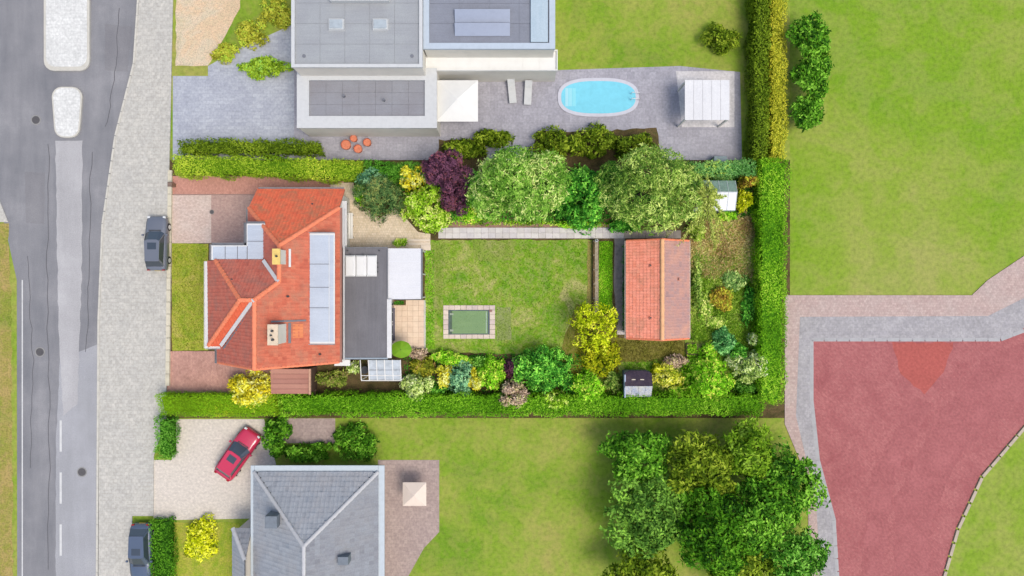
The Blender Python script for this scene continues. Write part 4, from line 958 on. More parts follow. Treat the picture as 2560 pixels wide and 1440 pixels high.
# hedges
hedge('hedge', 'yellow green clipped hedge along the north side of the driveway', [(436, 388), (640, 392), (800, 396), (905, 404), (905, 452), (800, 446), (700, 440), (640, 436), (436, 436)], 1.9, L_HEDN, 100)
hedge('hedge', 'dark green hedge section behind the yellow shrub and the cedar', [(908, 404), (1064, 408), (1064, 440), (908, 452)], 1.9, L_HEDD, 90, seed=5)
hedge('hedge', 'blue green clipped hedge at the north east corner behind the greenhouse', [(1726, 406), (1890, 400), (1890, 438), (1726, 440)], 2.0, L_HEDB, 90, seed=6)
hedge('hedge', 'long bright green hedge along the east side of the plot', [(1902, 398), (1974, 398), (1962, 1010), (1902, 1010)], 2.2, L_HEDE, 80, seed=8)
hedge('hedge', 'very long bright green hedge along the south side of the plot', [(690, 988), (1000, 986), (1400, 990), (1900, 988), (1918, 1018), (1900, 1038), (1300, 1040), (700, 1040)], 1.8, L_HEDS, 80, seed=9)
hedge('hedge', 'smooth clipped green and brown hedge south of the front driveway', [(388, 986), (690, 988), (690, 1040), (560, 1043), (400, 1038)], 1.7, folmat('clipped', [(92, 120, 12), (105, 145, 16), (112, 158, 24), (150, 145, 35)]), 150, .1, .05, seed=10, wob=.05)
# plants in the plot
plant('golden_shrub', 'round golden yellow shrub growing between the front driveway and the brown board roof', 'shrub', 631, 970, 62, 44, 2.3, L_YEL, 1100, 7, .26, .10, 10, trunk=False)
plant('cedar', 'dark green spreading evergreen with bluish tips at the bend of the cream terrace', 'shrub', 948, 492, 56, 56, 3.4, L_CED, 2600, 6, .2, .05, 12, zb=.1, trunk=False)
plant('shrub', 'bright green bush west of the dark evergreen at the terrace edge', 'shrub', 902, 476, 18, 34, 2.0, L_BRIGHT, 450, 6, .18, .08, 6, trunk=False)
plant('shrub', 'bluish green shrub leaning on the hedge beside the dark evergreen', 'shrub', 935, 446, 40, 20, 3.0, L_BLUE, 500, 6, .2, .05, 6, zb=.4, trunk=False)
plant('shrub', 'small yellow shrub between the dark evergreen and the purple tree', 'shrub', 1028, 443, 38, 30, 3.2, L_YEL, 700, 6, .2, .1, 8, zb=.2, trunk=False)
plant('shrub', 'lime green rounded bush at the corner of the cream terrace and the path', 'shrub', 1062, 520, 52, 56, 2.6, L_LIME, 1600, 6, .2, .09, 11, trunk=False)
plant('plum_tree', 'dark purple leaved tree in the north border', 'tree', 1115, 432, 54, 46, 5.4, L_PUR, 2000, 6, .18, .08, 10)
plant('plum_shrub', 'dark purple shrub on the path side of the purple tree', 'shrub', 1140, 490, 36, 40, 3.8, L_PUR, 1300, 6, .17, .08, 8, trunk=False)
plant('shrub', 'low bright green bush beside the purple shrub', 'shrub', 1176, 532, 32, 22, 1.0, L_BRIGHT, 450, 6, .16, .08, 6, trunk=False)
plant('willow_leaved_tree', 'large pale green willow leaved tree in the north border', 'tree', 1300, 470, 110, 98, 7.2, L_WILL, 5600, 7, .25, .06, 15, spread=.8)
plant('shrub', 'leafy mid green shrub between the two large trees', 'shrub', 1458, 492, 62, 70, 4.4, L_MID, 2600, 6, .22, .11, 12, zb=.2, trunk=False)
plant('olive_green_tree', 'large olive green tree north of the tiled shed', 'tree', 1622, 470, 112, 96, 7.0, L_OLIV, 5600, 7, .25, .06, 15, spread=.8)
plant('shrub', 'tall mid green bush filling the space between the olive green tree and the leafy shrub', 'shrub', 1530, 452, 34, 46, 3.6, L_MID, 900, 6, .2, .09, 8, trunk=False)
plant('shrub', 'olive bush between the olive green tree and the drooping tree', 'shrub', 1700, 500, 34, 50, 3.4, L_OLIV, 900, 6, .2, .09, 8, trunk=False)
plant('shrub', 'low dark green bush left of the leafy shrub under the pale green tree', 'shrub', 1412, 520, 20, 34, 1.8, L_MID, 450, 6, .2, .09, 6, trunk=False)
plant('shrub', 'low green shrub at the path edge under the olive green tree', 'shrub', 1560, 560, 45, 18, 1.0, L_MID, 450, 6, .16, .09, 6, trunk=False)
plant('shrub', 'light green low shrub between the path and the pale green tree', 'shrub', 1440, 560, 50, 12, .8, L_BRIGHT, 400, 6, .14, .08, 6, trunk=False)
plant('pot_plant', 'small green bush growing against the grey extension on the cream terrace', 'shrub', 1000, 606, 17, 10, .6, L_LIME, 160, 6, .14, .06, 4, trunk=False)
# drooping conifer with long feathery branches
zt = 6.0; cx, cy = P(1768, 492, 5.2); t = thing('drooping_conifer', 'yellow green tree with long drooping feathery branches beside the greenhouse', 'tree', (cx, cy, 0))
rng = np.random.default_rng(5); VP = []; DP = []; B = MB()
B.tube((cx, cy, 0), (cx, cy, 5.4), .18, .05, 8, False)
for i in range(84):
    a = R(rng.uniform(0, 360)); Lb = rng.uniform(1.8, 3.6) * (1.15 if 150 < math.degrees(a) < 320 else .6); z0 = rng.uniform(3.2, 5.4); prev = None
    for s in range(34):
        f = s / 33; p = np.array([cx + math.cos(a) * Lb * f, cy + math.sin(a) * Lb * f, z0 + .35 * f - 1.9 * f * f])
        w = .30 * (1 - f * .7)
        for sd_ in (-1, 1):
            for q in range(2):
                d = np.array([math.cos(a) * .8 - math.sin(a) * sd_ * .7, math.sin(a) * .8 + math.cos(a) * sd_ * .7, rng.uniform(-.35, .15)]); VP.append(p + rng.normal(scale=.03, size=3)); DP.append(d / np.linalg.norm(d) * (w / .3 + .2))
    B.tube((cx, cy, z0), (cx + math.cos(a) * Lb * .6, cy + math.sin(a) * Lb * .6, z0 - .4), .03, .01, 4, False)
VP = np.array(VP); DP = np.array(DP); v, q = leaf_quads(VP, DP, .26, .055, rng, .15)
np_mesh('crown', v, q, np.clip(rng.uniform(.1, .9, len(q)), 0, 1), folmat('feather', [(84, 108, 36), (124, 142, 54), (156, 172, 80), (186, 194, 112)]), t); B.build('trunk', M_BARK, t)
# south border
for a in (
 ('shrub', 'light green bush beside the glasshouse against the south hedge', 1048, 966, 40, 34, 1.9, L_PALE, 900, 8),
 ('shrub', 'dull green and yellow bush just north of the light green bush by the glasshouse', 1062, 920, 32, 24, 1.3, folmat('dull', [(80, 95, 25), (120, 130, 35), (160, 160, 45), (130, 100, 70)]), 600, 7),
 ('shrub', 'fresh green low bush at the lawn edge north of the western yellow bush', 1125, 898, 45, 18, 1.2, L_BRIGHT, 650, 6),
 ('shrub', 'small bright yellow bush on the west side of the blue green bush', 1112, 942, 16, 30, 1.9, L_YEL, 380, 5),
 ('shrub', 'blue green bush between two bright yellow bushes', 1152, 944, 32, 44, 1.8, L_BLUE, 900, 8),
 ('shrub', 'small bright yellow bush on the east side of the blue green bush', 1187, 950, 15, 27, 2.0, L_YEL, 360, 5),
 ('shrub', 'upright green bush between the eastern yellow bush and the purple one', 1226, 932, 32, 40, 2.1, L_BRIGHT, 900, 8),
 ('shrub', 'small dark purple bush at the south lawn edge', 1277, 918, 22, 24, 1.4, L_PUR, 420, 5),
 ('shrub', 'bare pinkish brown bush growing over the south hedge', 1283, 987, 40, 33, 2.3, L_BARE, 800, 8),
 ('shrub', 'large mid green bush at the south lawn edge east of the dark purple bush', 1356, 926, 62, 58, 3.0, L_MID, 2200, 12),
 ('shrub', 'lighter green bush behind the large mid green bush against the south hedge', 1390, 998, 48, 26, 2.4, L_LIME, 800, 8),
 ('shrub', 'fresh green bush by the south hedge below the golden tree', 1472, 968, 42, 38, 2.2, L_BRIGHT, 1100, 9),
 ('shrub', 'yellow green variegated bush just east of the garden hut', 1672, 944, 32, 28, 1.7, folmat('variegated', [(100, 130, 20), (150, 170, 40), (200, 190, 60), (220, 180, 110)]), 700, 7),
 ('shrub', 'small lime bush next to the garden hut roof', 1645, 926, 15, 14, 1.2, L_GOLD, 200, 4),
 ('shrub', 'brown twiggy bush between the garden hut and the green beds', 1690, 908, 26, 16, 1.2, L_BARE, 350, 6),
 ('shrub', 'large bright green bush by the south hedge east of the garden hut', 1778, 955, 60, 54, 2.8, L_BRIGHT, 2200, 12),
 ('shrub', 'pale green bush in the south east corner of the garden', 1872, 918, 42, 36, 2.6, L_PALE, 1100, 9),
 ('shrub', 'deep green bush north of the large bright green bush near the east hedge', 1812, 852, 26, 28, 2.0, folmat('grn2', [(40, 95, 45), (70, 135, 70), (105, 165, 95), (130, 180, 110)]), 800, 7),
 ('shrub', 'small white flowering bush beside the east hedge', 1884, 852, 14, 16, 1.5, L_PALE, 250, 5),
 ('shrub', 'yellow and orange flowering bush in the wild garden east of the tiled shed', 1808, 752, 32, 28, 1.1, L_ORAN, 450, 7),
 ('shrub', 'bushy green plant in the middle of the wild garden', 1838, 700, 26, 22, .8, folmat('grn', [(70, 110, 50), (100, 140, 70), (130, 165, 90), (160, 180, 110)]), 350, 6),
 ('shrub', 'bright yellow green bush just east of the greenhouse', 1862, 505, 16, 28, 1.4, L_GOLD, 350, 6),
 ('shrub', 'orange tipped bush at the north east corner between greenhouse and hedge', 1868, 452, 22, 18, 1.9, L_ORAN, 350, 6),
 ('shrub', 'vivid green bush just south of the greenhouse', 1818, 538, 24, 14, 1.0, L_BRIGHT, 300, 5),
 ('shrub', 'low olive plants along the east wall of the tiled shed', 1742, 700, 12, 60, .7, L_OLIV, 450, 8),
 ('shrub', 'low bushy growth beside the lean-to and south hedge', 830, 945, 46, 20, 1.0, folmat('scrub', [(60, 80, 25), (95, 115, 40), (130, 145, 60), (110, 90, 70)]), 500, 8),
 ('shrub', 'light green plant beside the white door canopy', 882, 918, 16, 12, 1.2, L_PALE, 220, 5),
 ('shrub', 'brown flowered bush between the parasol and the lawn', 1045, 885, 22, 12, .8, L_BARE, 220, 5)):
    nm, lb, px, py, rx, ry, zt, mt, n, lob = a
    plant(nm, lb, 'shrub', px, py, rx, ry, zt, mt, int(n * 1.2), 6, .19, .085, lob, trunk=False)
for a in (
 ('small green bush between the pale bush and the western yellow bush', 1092, 975, 20, 16, 1.1, L_MID, 300), ('green bush in the gap south of the blue green bush', 1150, 984, 26, 12, 1.2, L_HEDD, 300),
 ('leafy green bush between the upright green bush and the lawn edge', 1195, 905, 30, 14, 1.0, L_HEDD, 350), ('fresh green bush just west of the fresh green bush below the golden tree', 1425, 962, 24, 26, 1.5, L_MID, 400),
 ('low green bush on the west side of the garden hut', 1535, 958, 18, 24, .9, L_OLIV, 300), ('green bush in the gap between variegated bush and south hedge', 1690, 980, 34, 14, 1.2, L_BRIGHT, 400),
 ('leafy bush under the pale green bush in the south east corner', 1862, 968, 34, 18, 1.3, L_HEDD, 400), ('mid green bush between deep green bush and pale green bush', 1846, 882, 22, 20, 1.4, L_MID, 350),
 ('green bush at the east foot of the raised beds', 1765, 884, 24, 24, 1.1, L_BRIGHT, 350), ('low weedy bush south of the yellow and orange bush', 1790, 805, 24, 14, .6, L_WILD, 350),
 ('low green growth along the east hedge in the middle of the wild garden', 1872, 760, 16, 60, .9, L_MID, 500), ('reedy green plants west of the orange flowering bush', 1762, 770, 16, 36, .6, L_WILD, 400),
 ('green bush between the drooping tree and the wild garden', 1745, 575, 24, 22, 1.2, L_LIME, 350), ('tall green bush between the purple tree and the pale green tree', 1186, 470, 26, 50, 2.4, L_MID, 600),
 ('light bush at the corner of the path and the terrace under the lime bush', 1080, 566, 26, 14, 1.0, L_LIME, 280), ('bush between the blue green hedge and the olive green tree', 1718, 430, 26, 22, 2.2, L_OLIV, 400)):
    lb, px, py, rx, ry, zt, mt, n = a
    plant('shrub', lb, 'shrub', px, py, rx, ry, zt, mt, n, 6, .19, .085, 7, trunk=False)
plant('golden_tree', 'golden yellow green tree at the south east end of the main lawn', 'tree', 1486, 822, 62, 62, 3.4, folmat('golden2', [(112, 135, 8), (150, 172, 12), (182, 196, 26), (205, 208, 62)], 1.75), 1000, 6, .19, .08, 12, zb=1.0, fill=.15)
plant('golden_shrub', 'low golden bush south of the golden tree beside the dry grass', 'shrub', 1500, 886, 46, 48, 1.4, folmat('gold_low', [(96, 118, 6), (135, 150, 12), (165, 172, 28), (150, 145, 30)], 1.7), 700, 6, .2, .09, 7, trunk=False, fill=.1)
# hut weeds, tufts
tufts('wild_grass', [(1728, 560), (1892, 545), (1895, 700), (1728, 690)], 4200, L_DRY, .42, .06, 3, up=.25)
tufts('wild_grass', [(1728, 640), (1895, 640), (1898, 880), (1728, 850)], 7000, L_WILD, .34, .06, 4, up=.3)
tufts('wild_grass', [(1735, 565), (1890, 550), (1892, 860), (1735, 850)], 4200, L_LIME, .3, .06, 14, up=.35)
tufts('lawn_grass', [(1066, 602), (1476, 602), (1470, 780), (1445, 890), (1300, 880), (1066, 876)], 5000, L_LAWN, .09, .035, 5, up=.8, k=3)
tufts('front_grass', rect(432, 612, 518, 873), 2200, folmat('front_tuft', [(104, 142, 22), (132, 156, 38), (156, 164, 56), (178, 168, 85)], 1.2, .1), .09, .035, 6, up=.8, k=3)
tufts('dry_grass_blades', rect(1548, 850, 1708, 903), 1800, folmat('olive_tuft', [(110, 112, 40), (130, 128, 55), (150, 142, 75), (160, 150, 95)], 1.2, .1), .14, .035, 7, up=.8, k=3)
tufts('strip_grass', rect(1498, 604, 1530, 784), 900, L_BRIGHT, .16, .05, 8, up=.8)
tufts('shed_side_grass', rect(1556, 610, 1564, 826), 300, L_MID, .16, .05, 8, up=.8)
tufts('terrace_edge_grass', rect(1063, 626, 1086, 872), 700, L_BRIGHT, .12, .045, 18, up=.8)
tufts('border_plants', [(1100, 548), (1540, 556), (1540, 566), (1100, 562)], 500, L_LIME, .18, .07, 9, up=.8)
tufts('back_grass', [(1560, 905), (1895, 870), (1895, 985), (1560, 985)], 2500, L_HEDS, .16, .05, 19, up=.8)
tufts('lawn_edge_growth', [(1440, 790), (1545, 790), (1545, 980), (1430, 980)], 1500, folmat('edge_tuft', [(110, 120, 10), (140, 150, 15), (170, 160, 30), (150, 130, 40)], 1.2, .1), .16, .05, 20, up=.8)
tufts('border_cover', [(900, 450), (1895, 440), (1895, 540), (1540, 560), (1130, 555), (1080, 500), (900, 480)], 7000, L_MID, .2, .08, 22, up=.7)
tufts('border_weeds', rect(1010, 885, 1540, 985), 2500, L_MID, .18, .07, 21, up=.8)
# raised beds
for i, (py, lab) in enumerate(((872, 'square raised bed of bright green leaves nearest the dry grass, north one'), (899, 'square raised bed of bright green leaves just south of the other one'))):
    x, y = P(1730, py, .3); t = thing('raised_bed', lab, 'raised bed', (x, y, 0), 'square raised beds')
    for dx, dy, sx, sy in ((-.42, 0, .03, .42), (.42, 0, .03, .42), (0, -.42, .39, .03), (0, .42, .39, .03)):
        MB().box(x + dx - sx, y + dy - sy, .0, x + dx + sx, y + dy + sy, .3).build('board', mat_plain('bed_board', C(96, 84, 60), .8, .2), t)
    MB().box(x - .39, y - .39, .0, x + .39, y + .39, .24).build('soil', M_SOIL, t)
    rng = np.random.default_rng(i); n = 240; pos = np.column_stack([rng.uniform(x - .37, x + .37, n), rng.uniform(y - .37, y + .37, n), rng.uniform(.26, .36, n)])
    v, q = leaf_quads(np.repeat(pos, 4, 0), unit(rng.normal(size=(n * 4, 3)) * .8 + [0, 0, .5]), .12, .08, rng); np_mesh('leaves', v, q, rng.random(len(q)), L_BRIGHT, t)
x0, y0 = P(985, 762, .55); tufts('planter_herbs', rect(987, 753, 1011, 761), 60, L_MID, .14, .05, 4, z=.47)

# greenhouse in the north-east corner ----------------------------------------
z = 2.2; x0, y1 = P(1735, 450, z); x1, y0 = P(1841, 525, z)
gr = thing('greenhouse', 'greenhouse with white painted and green tinted glass roof under the drooping tree', 'greenhouse', ((x0 + x1) / 2, (y0 + y1) / 2, 0))
ym = y1 - 1.0; M_SH = mat_strip('whitewashed_pane', C(216, 226, 240), C(234, 238, 246), .35, 1); M_GR = mat_glass('green_pane', C(140, 168, 150), .7, .15)
n = 5; w = (x1 - x0) / n
for k in range(n):
    MB().plate([(x0 + k * w + .02, y0, 1.9), (x0 + (k + 1) * w - .02, y0, 1.9), (x0 + (k + 1) * w - .02, ym - .02, 2.4), (x0 + k * w + .02, ym - .02, 2.4)], .015).build('roof_pane', M_SH, gr)
    MB().plate([(x0 + k * w + .02, ym + .02, 2.4), (x0 + (k + 1) * w - .02, ym + .02, 2.4), (x0 + (k + 1) * w - .02, y1, 1.9), (x0 + k * w + .02, y1, 1.9)], .015).build('roof_pane', M_GR, gr)
for k in range(n + 1):
    xx = x0 + k * w
    m = MB(); m.plate([(xx - .015, y0, 1.93), (xx + .015, y0, 1.93), (xx + .015, ym, 2.43), (xx - .015, ym, 2.43)], .05); m.plate([(xx - .015, ym, 2.43), (xx + .015, ym, 2.43), (xx + .015, y1, 1.93), (xx - .015, y1, 1.93)], .05); m.build('glazing_bar', mat_plain('alu', C(196, 204, 208), .4), gr)
    MB().box(xx - .03, y0 + .0, 0, xx + .03, y0 + .05, 1.85).build('post', mat_plain('alu', C(196, 204, 208)), gr); MB().box(xx - .03, y1 - .05, 0, xx + .03, y1, 1.85).build('post', mat_plain('alu', C(196, 204, 208)), gr)
MB().box(x0, ym - .03, 2.40, x1, ym + .03, 2.46).build('ridge_bar', mat_plain('alu', C(196, 204, 208)), gr)
for k in range(n): MB().box(x0 + k * w + .03, y0 + .015, .1, x0 + (k + 1) * w - .03, y0 + .03, 1.84).build('wall_pane', M_CLEAR, gr)

# ------------------------------------------------------------------ north neighbour
sheet('neighbour_drive', [(432, 190), (600, 190), (735, 175), (800, 175), (800, 400), (432, 400)], .012, M_NPAV)
sheet('neighbour_gravel', [(440, -400), (600, -400), (600, 20), (520, 165), (440, 165)], .016, M_SAND, .05, 2)
sheet('neighbour_path', [(600, 120), (735, 60), (735, 200), (520, 195), (520, 165)], .020, M_NPAV)
sheet('neighbour_patio', [(735, 160), (1400, 175), (1700, 165), (1850, 180), (1855, 400), (735, 400)], .016, M_PATIO)
sheet('neighbour_pale_terrace', [(1690, 178), (1836, 178), (1836, 318), (1705, 318)], .024, mat_brick('pale_terrace', C(224, 222, 226), C(212, 210, 214), C(188, 186, 190), .6, .6), .0)
sheet('neighbour_bed', [(1340, 330), (1640, 322), (1660, 404), (1330, 404)], .024, M_SOIL, .1, 5)
sheet('neighbour_bed', [(1095, 350), (1215, 350), (1215, 404), (1095, 404)], .024, M_SOIL, .1, 6)
M_NR = mat_strip('pale_flat_roof', C(154, 158, 166), C(170, 176, 181), .85, 0)
M_NR2 = mat_strip('slate_flat_roof', C(128, 133, 146), C(144, 150, 165), .85, 0)
M_NR3 = mat_strip('garage_roof', C(138, 138, 146), C(150, 154, 164), .8, 0)
M_PARP = mat_plain('parapet', C(206, 210, 214), .7, .05)
def flat_building(label, px0, py0, px1, py1, z, roofm, nx, ny, par=M_PARP, wallm=None, name='flat_roofed_building', cat='building', pw=.25, extras=True):
    x0, y1 = P(px0, py0, z); x1, y0 = P(px1, py1, z); t = thing(name, label, cat, ((x0 + x1) / 2, (y0 + y1) / 2, 0))
    MB().box(x0 + .05, y0 + .05, 0, x1 - .05, y1 - .05, z - .25).build('wall', wallm or M_RENDER, t)
    rf = MB().box(x0 + .05, y0 + .05, z - .25, x1 - .05, y1 - .05, z - .2).build('roof', roofm, t)
    xa, xb, ya, yb = x0 + pw, x1 - pw, y0 + pw, y1 - pw
    for i in range(nx):
        for j in range(ny):
            MB().box(xa + (xb - xa) * i / nx + .01, ya + (yb - ya) * j / ny + .01, z - .2, xa + (xb - xa) * (i + 1) / nx - .01, ya + (yb - ya) * (j + 1) / ny - .01, z - .17 + random.uniform(0, .006)).build('roofing_sheet', roofm, rf)
    for a, b, c, d in ((x0, y0, x1, ya), (x0, yb, x1, y1), (x0, ya, xa, yb), (xb, ya, x1, yb)): MB().box(a, b, z - .25, c, d, z).build('parapet', par, t)
    return t, (x0, y0, x1, y1)
b1, q = flat_building('wide pale grey flat roofed house north of the plot, west wing', 728, -260, 1056, 168, 5.6, M_NR, 5, 8)
for sx, sy in ((840, 60), (950, 60), (840, -60)):
    x, y = P(sx, sy, 5.6); s_ = MB().box(x - .6, y - .45, 5.42, x + .6, y + .45, 5.62, taper=.05).build('rooflight', M_PARP, b1); MB().box(x - .5, y - .35, 5.62, x + .5, y + .35, 5.68, taper=.04).build('rooflight_dome', mat_plain('grey_dome', C(178, 190, 200), .3), s_)
x, y = P(900, 2, 5.6); MB().box(x - 2.2, y - .1, 5.44, x + 2.2, y + .35, 5.9).build('duct', M_PARP, b1)
for (sx, sy) in ((760, 140), (1030, 140)):
    x, y = P(sx, sy, 5.45); MB().tube((x, y, 5.43), (x, y, 5.47), .14, n=10).build('roof_drain', M_LEAD, b1)
b2, q = flat_building('slate grey flat roofed east wing of the neighbouring house with blue edge strip', 1058, -260, 1388, 122, 5.2, M_NR2, 4, 7, mat_plain('blue_parapet', C(188, 202, 218), .6, .05), pw=.45)
x, y = P(1345, -60, 5.2); MB().box(x - .55, y - 5, 5.05, x + .75, y + 2.2, 5.22).build('blue_sheet', mat_strip('pale_blue_sheet', C(168, 190, 206), C(186, 204, 218), .6, 1), b2)
for k in range(6):
    x, y = P(1160 + (k % 3) * 46, 40 + (k // 3) * 34, 5.2); s = MB().plate([(x - .7, y - .45, 5.12), (x + .7, y - .45, 5.12), (x + .7, y + .45, 5.4), (x - .7, y + .45, 5.4)], .05).build('solar_panel', mat_plain('solar', C(150, 162, 186), .3, .04), b2)
b3, q = flat_building('white band canopy along the south side of the slate grey wing', 1050, 124, 1394, 176, 3.2, M_WHITEP, 8, 1, M_WHITEP, name='canopy_building', cat='canopy', pw=.08)
b4, q = flat_building('dark grey flat roofed garage with wide pale rim on the neighbouring plot', 742, 170, 1092, 320, 3.3, M_NR3, 7, 3, M_PARP, name='garage', cat='garage', pw=.95)
for sx, sy in ((860, 240), (960, 250)):
    x, y = P(sx, sy, 3.3); MB().tube((x, y, 3.12), (x, y, 3.5), .1, n=10).build('vent_pipe', M_LEAD, b4)
# terracotta tub group
for i, (px, py, r, lb) in enumerate(((865, 362, .42, 'largest terracotta tub behind the driveway hedge, western one'), (895, 372, .36, 'middle terracotta tub behind the driveway hedge'), (918, 356, .34, 'small terracotta tub behind the driveway hedge, eastern one'), (884, 346, .3, 'northernmost terracotta tub behind the driveway hedge'))):
    x, y = P(px, py, .5); t = thing('terracotta_tub', lb, 'planter', (x, y, .02), 'terracotta tubs'); MB().tube((x, y, .02), (x, y, .55), r * .75, r, 14, False).build('pot', mat_plain('terracotta', C(226, 130, 98), .8, .08), t)
    MB().tube((x, y, .42), (x, y, .46), r * .9, n=14).build('soil', mat_plain('orange_bloom', C(224, 138, 106), .9, .2, 8), t)
# white square parasol
def sq_parasol(label, px, py, s, z, mt, cat='parasol'):
    x, y = P(px, py, z); t = thing('square_parasol', label, cat, (x, y, 0)); MB().tube((x, y, .02), (x, y, z), .04, n=8).build('pole', M_FRAME, t); MB().box(x - .4, y - .4, .02, x + .4, y + .4, .1).build('base', M_DARK, t)
    c = [(x - s, y - s, z - .5), (x + s, y - s, z - .5), (x + s, y + s, z - .5), (x - s, y + s, z - .5)]
    for k in range(4): MB().plate([c[k], c[(k + 1) % 4], (x, y, z + .02)], .015).build('panel', mt, t)
    return t
sq_parasol('large white square parasol west of the turquoise pool', 1142, 248, 1.65, 2.9, M_WHITEP)
x, y = P(1270, 300, .7)
# turquoise pool
t = thing('swimming_pool', 'turquoise oval swimming pool on the grey patio', 'pool', P(1496, 243) + (0,))
cx, cy = P(1496, 243, .1); ov = [(cx + 3.1 * math.copysign(abs(math.cos(a)) ** .75, math.cos(a)), cy + 1.35 * math.copysign(abs(math.sin(a)) ** .75, math.sin(a))) for a in np.linspace(0, 2 * math.pi, 40, endpoint=False)]
ob_ = [(cx + (x - cx) * 1.09, cy + (y - cy) * 1.2) for x, y in ov]
MB().prism(ob_, .02, .09).build('coping', mat_plain('pool_coping', C(204, 206, 220), .7, .05), t)
MB().prism(ov, .03, .1).build('water', mat_water('pool_water', C(128, 216, 240)), t)
m = MB(); 
for k in (-.25, .25): m.tube((cx + 2.7, cy + k, .1), (cx + 2.7, cy + k, .7), .025, n=6); m.tube((cx + 2.7, cy + k, .7), (cx + 3.3, cy + k, .6), .025, n=6); m.tube((cx + 3.3, cy + k, .6), (cx + 3.3, cy + k, .03), .025, n=6)
m.build('ladder', M_ZEDGE, t)
for k in range(3): MB().box(cx - 2.75 + k * .3, cy - .75, .1, cx - 2.49 + k * .3, cy + .75, .104 + .001 * k).build('pool_step', mat_plain('wet_step_%d' % k, C(170 - 12 * k, 226, 242), .15, .02), t)
# garden furniture: loungers by the pool
def lounger(px, py, rz, lb):
    x, y = P(px, py); t = thing('sun_lounger', lb, 'sun lounger', (0, 0, 0), 'sun loungers by the pool')
    MB().box(-.3, -.95, .28, .3, .45, .34).build('seat', M_PARP, t); MB().plate([(-.3, .45, .36), (.3, .45, .36), (.3, .95, .75), (-.3, .95, .75)], .05).build('backrest', M_PARP, t)
    for a, b in ((-.26, -.85), (.26, -.85), (-.26, .4), (.26, .4)): MB().box(a - .025, b - .025, .0, a + .025, b + .025, .28).build('leg', M_GUT, t)
    t.location = (x, y, .03); t.rotation_euler[2] = rz
lounger(1280, 232, .1, 'pale sun lounger nearest the white parasol'); lounger(1320, 236, -.05, 'pale sun lounger nearest the turquoise pool')
# pergola / white pavilion
z = 2.7; x0, y1 = P(1712, 200, z); x1, y0 = P(1824, 300, z); t = thing('pavilion', 'white roofed open pavilion east of the turquoise pool', 'pavilion', ((x0 + x1) / 2, (y0 + y1) / 2, 0))
for k in range(5): w = (x1 - x0) / 5; MB().box(x0 + k * w + .01, y0, z - .06, x0 + (k + 1) * w - .01, y1, z).build('roof_panel', mat_strip('pavilion_sheet', C(214, 216, 222), C(232, 234, 238), .6, 1), t)
for a in (x0 + .1, x1 - .1):
    for b in (y0 + .1, y1 - .1): MB().box(a - .07, b - .07, .02, a + .07, b + .07, z - .06).build('post', M_FRAME, t)
# low grey box behind the hedge
x0, y1 = P(1786, 390, 1); x1, y0 = P(1818, 405, 1); t = thing('storage_box', 'blue grey storage box behind the blue green hedge', 'box', ((x0 + x1) / 2, (y0 + y1) / 2, 0)); MB().box(x0, y0, .02, x1, y1, .85).build('body', M_LEAD, t); MB().box(x0 - .03, y0 - .03, .85, x1 + .03, y1 + .03, .95, taper=.03).build('lid', mat_plain('lid_grey', C(128, 146, 154), .6), t)
# hedges and shrubs of the neighbour
hedge('hedge', 'dark olive hedge band on the neighbour side of the driveway hedge', [(444, 352), (560, 345), (796, 352), (800, 384), (444, 382)], 1.6, L_OLD, 60, .18, .09, seed=21)
plant('shrub', 'oval green bush on the neighbouring forecourt', 'shrub', 662, 168, 58, 24, 1.2, folmat('nb', [(90, 125, 20), (120, 150, 30), (140, 165, 50), (110, 150, 60)]), 900, 6, .2, .09, 8, trunk=False)
for px, py, rx, ry, lb in ((690, 30, 40, 40, 'olive bush at the top of the photo beside the grey house'), (625, 80, 36, 30, 'olive bush between the peach gravel and the grey house'), (560, 130, 30, 22, 'small olive bush at the southern tip of the peach gravel')):
    plant('shrub', lb, 'shrub', px, py, rx, ry, 1.2, folmat('nbo', [(120, 125, 30), (145, 150, 45), (160, 160, 60), (130, 155, 50)]), 500, 6, .2, .09, 6, trunk=False)
for px, py, rx, ry, z, lb in ((1390, 358, 58, 34, 2.2, 'dark olive shrub at the west end of the bed behind the pale green tree'), (1490, 350, 60, 36, 2.4, 'dark olive shrub in the middle of the bed south of the turquoise pool'), (1585, 360, 55, 32, 2.2, 'dark olive shrub at the east end of the bed south of the turquoise pool'), (1155, 372, 52, 26, 1.8, 'dark green shrub behind the purple tree'), (1800, 92, 42, 34, 2.2, 'dark bush at the east end of the northern lawn'), (1230, 345, 45, 22, 1.6, 'olive shrub south east of the white parasol')):
    plant('shrub', lb, 'shrub', px, py, rx, ry, z, L_OLD, 800, 6, .22, .1, 8, trunk=False)
hedge('hedge', 'tall dark olive hedge running north from the corner of the plot', [(1888, -240), (1924, -240), (1922, 396), (1888, 396)], 2.3, L_OLD, 60, .18, .09, seed=23)
hedge('hedge', 'yellow green hedge strip beside the tall dark olive hedge', [(1928, -240), (1968, -240), (1966, 394), (1928, 394)], 1.5, folmat('ygreen', [(120, 135, 20), (150, 155, 40), (170, 168, 50), (150, 160, 60)]), 60, .16, .08, seed=24)
for px, py, rx, ry, z, lb in ((2022, 95, 42, 50, 3.2, 'green tree at the west edge of the meadow, nearest the top of the photo'), (2032, 190, 38, 48, 3.0, 'green tree at the west edge of the meadow, middle of three'), (2018, 280, 32, 40, 2.4, 'green tree at the west edge of the meadow, southernmost and smallest')):
    plant('meadow_tree', lb, 'tree', px, py, rx, ry, z, L_DARK, 900, 6, .26, .12, 9)

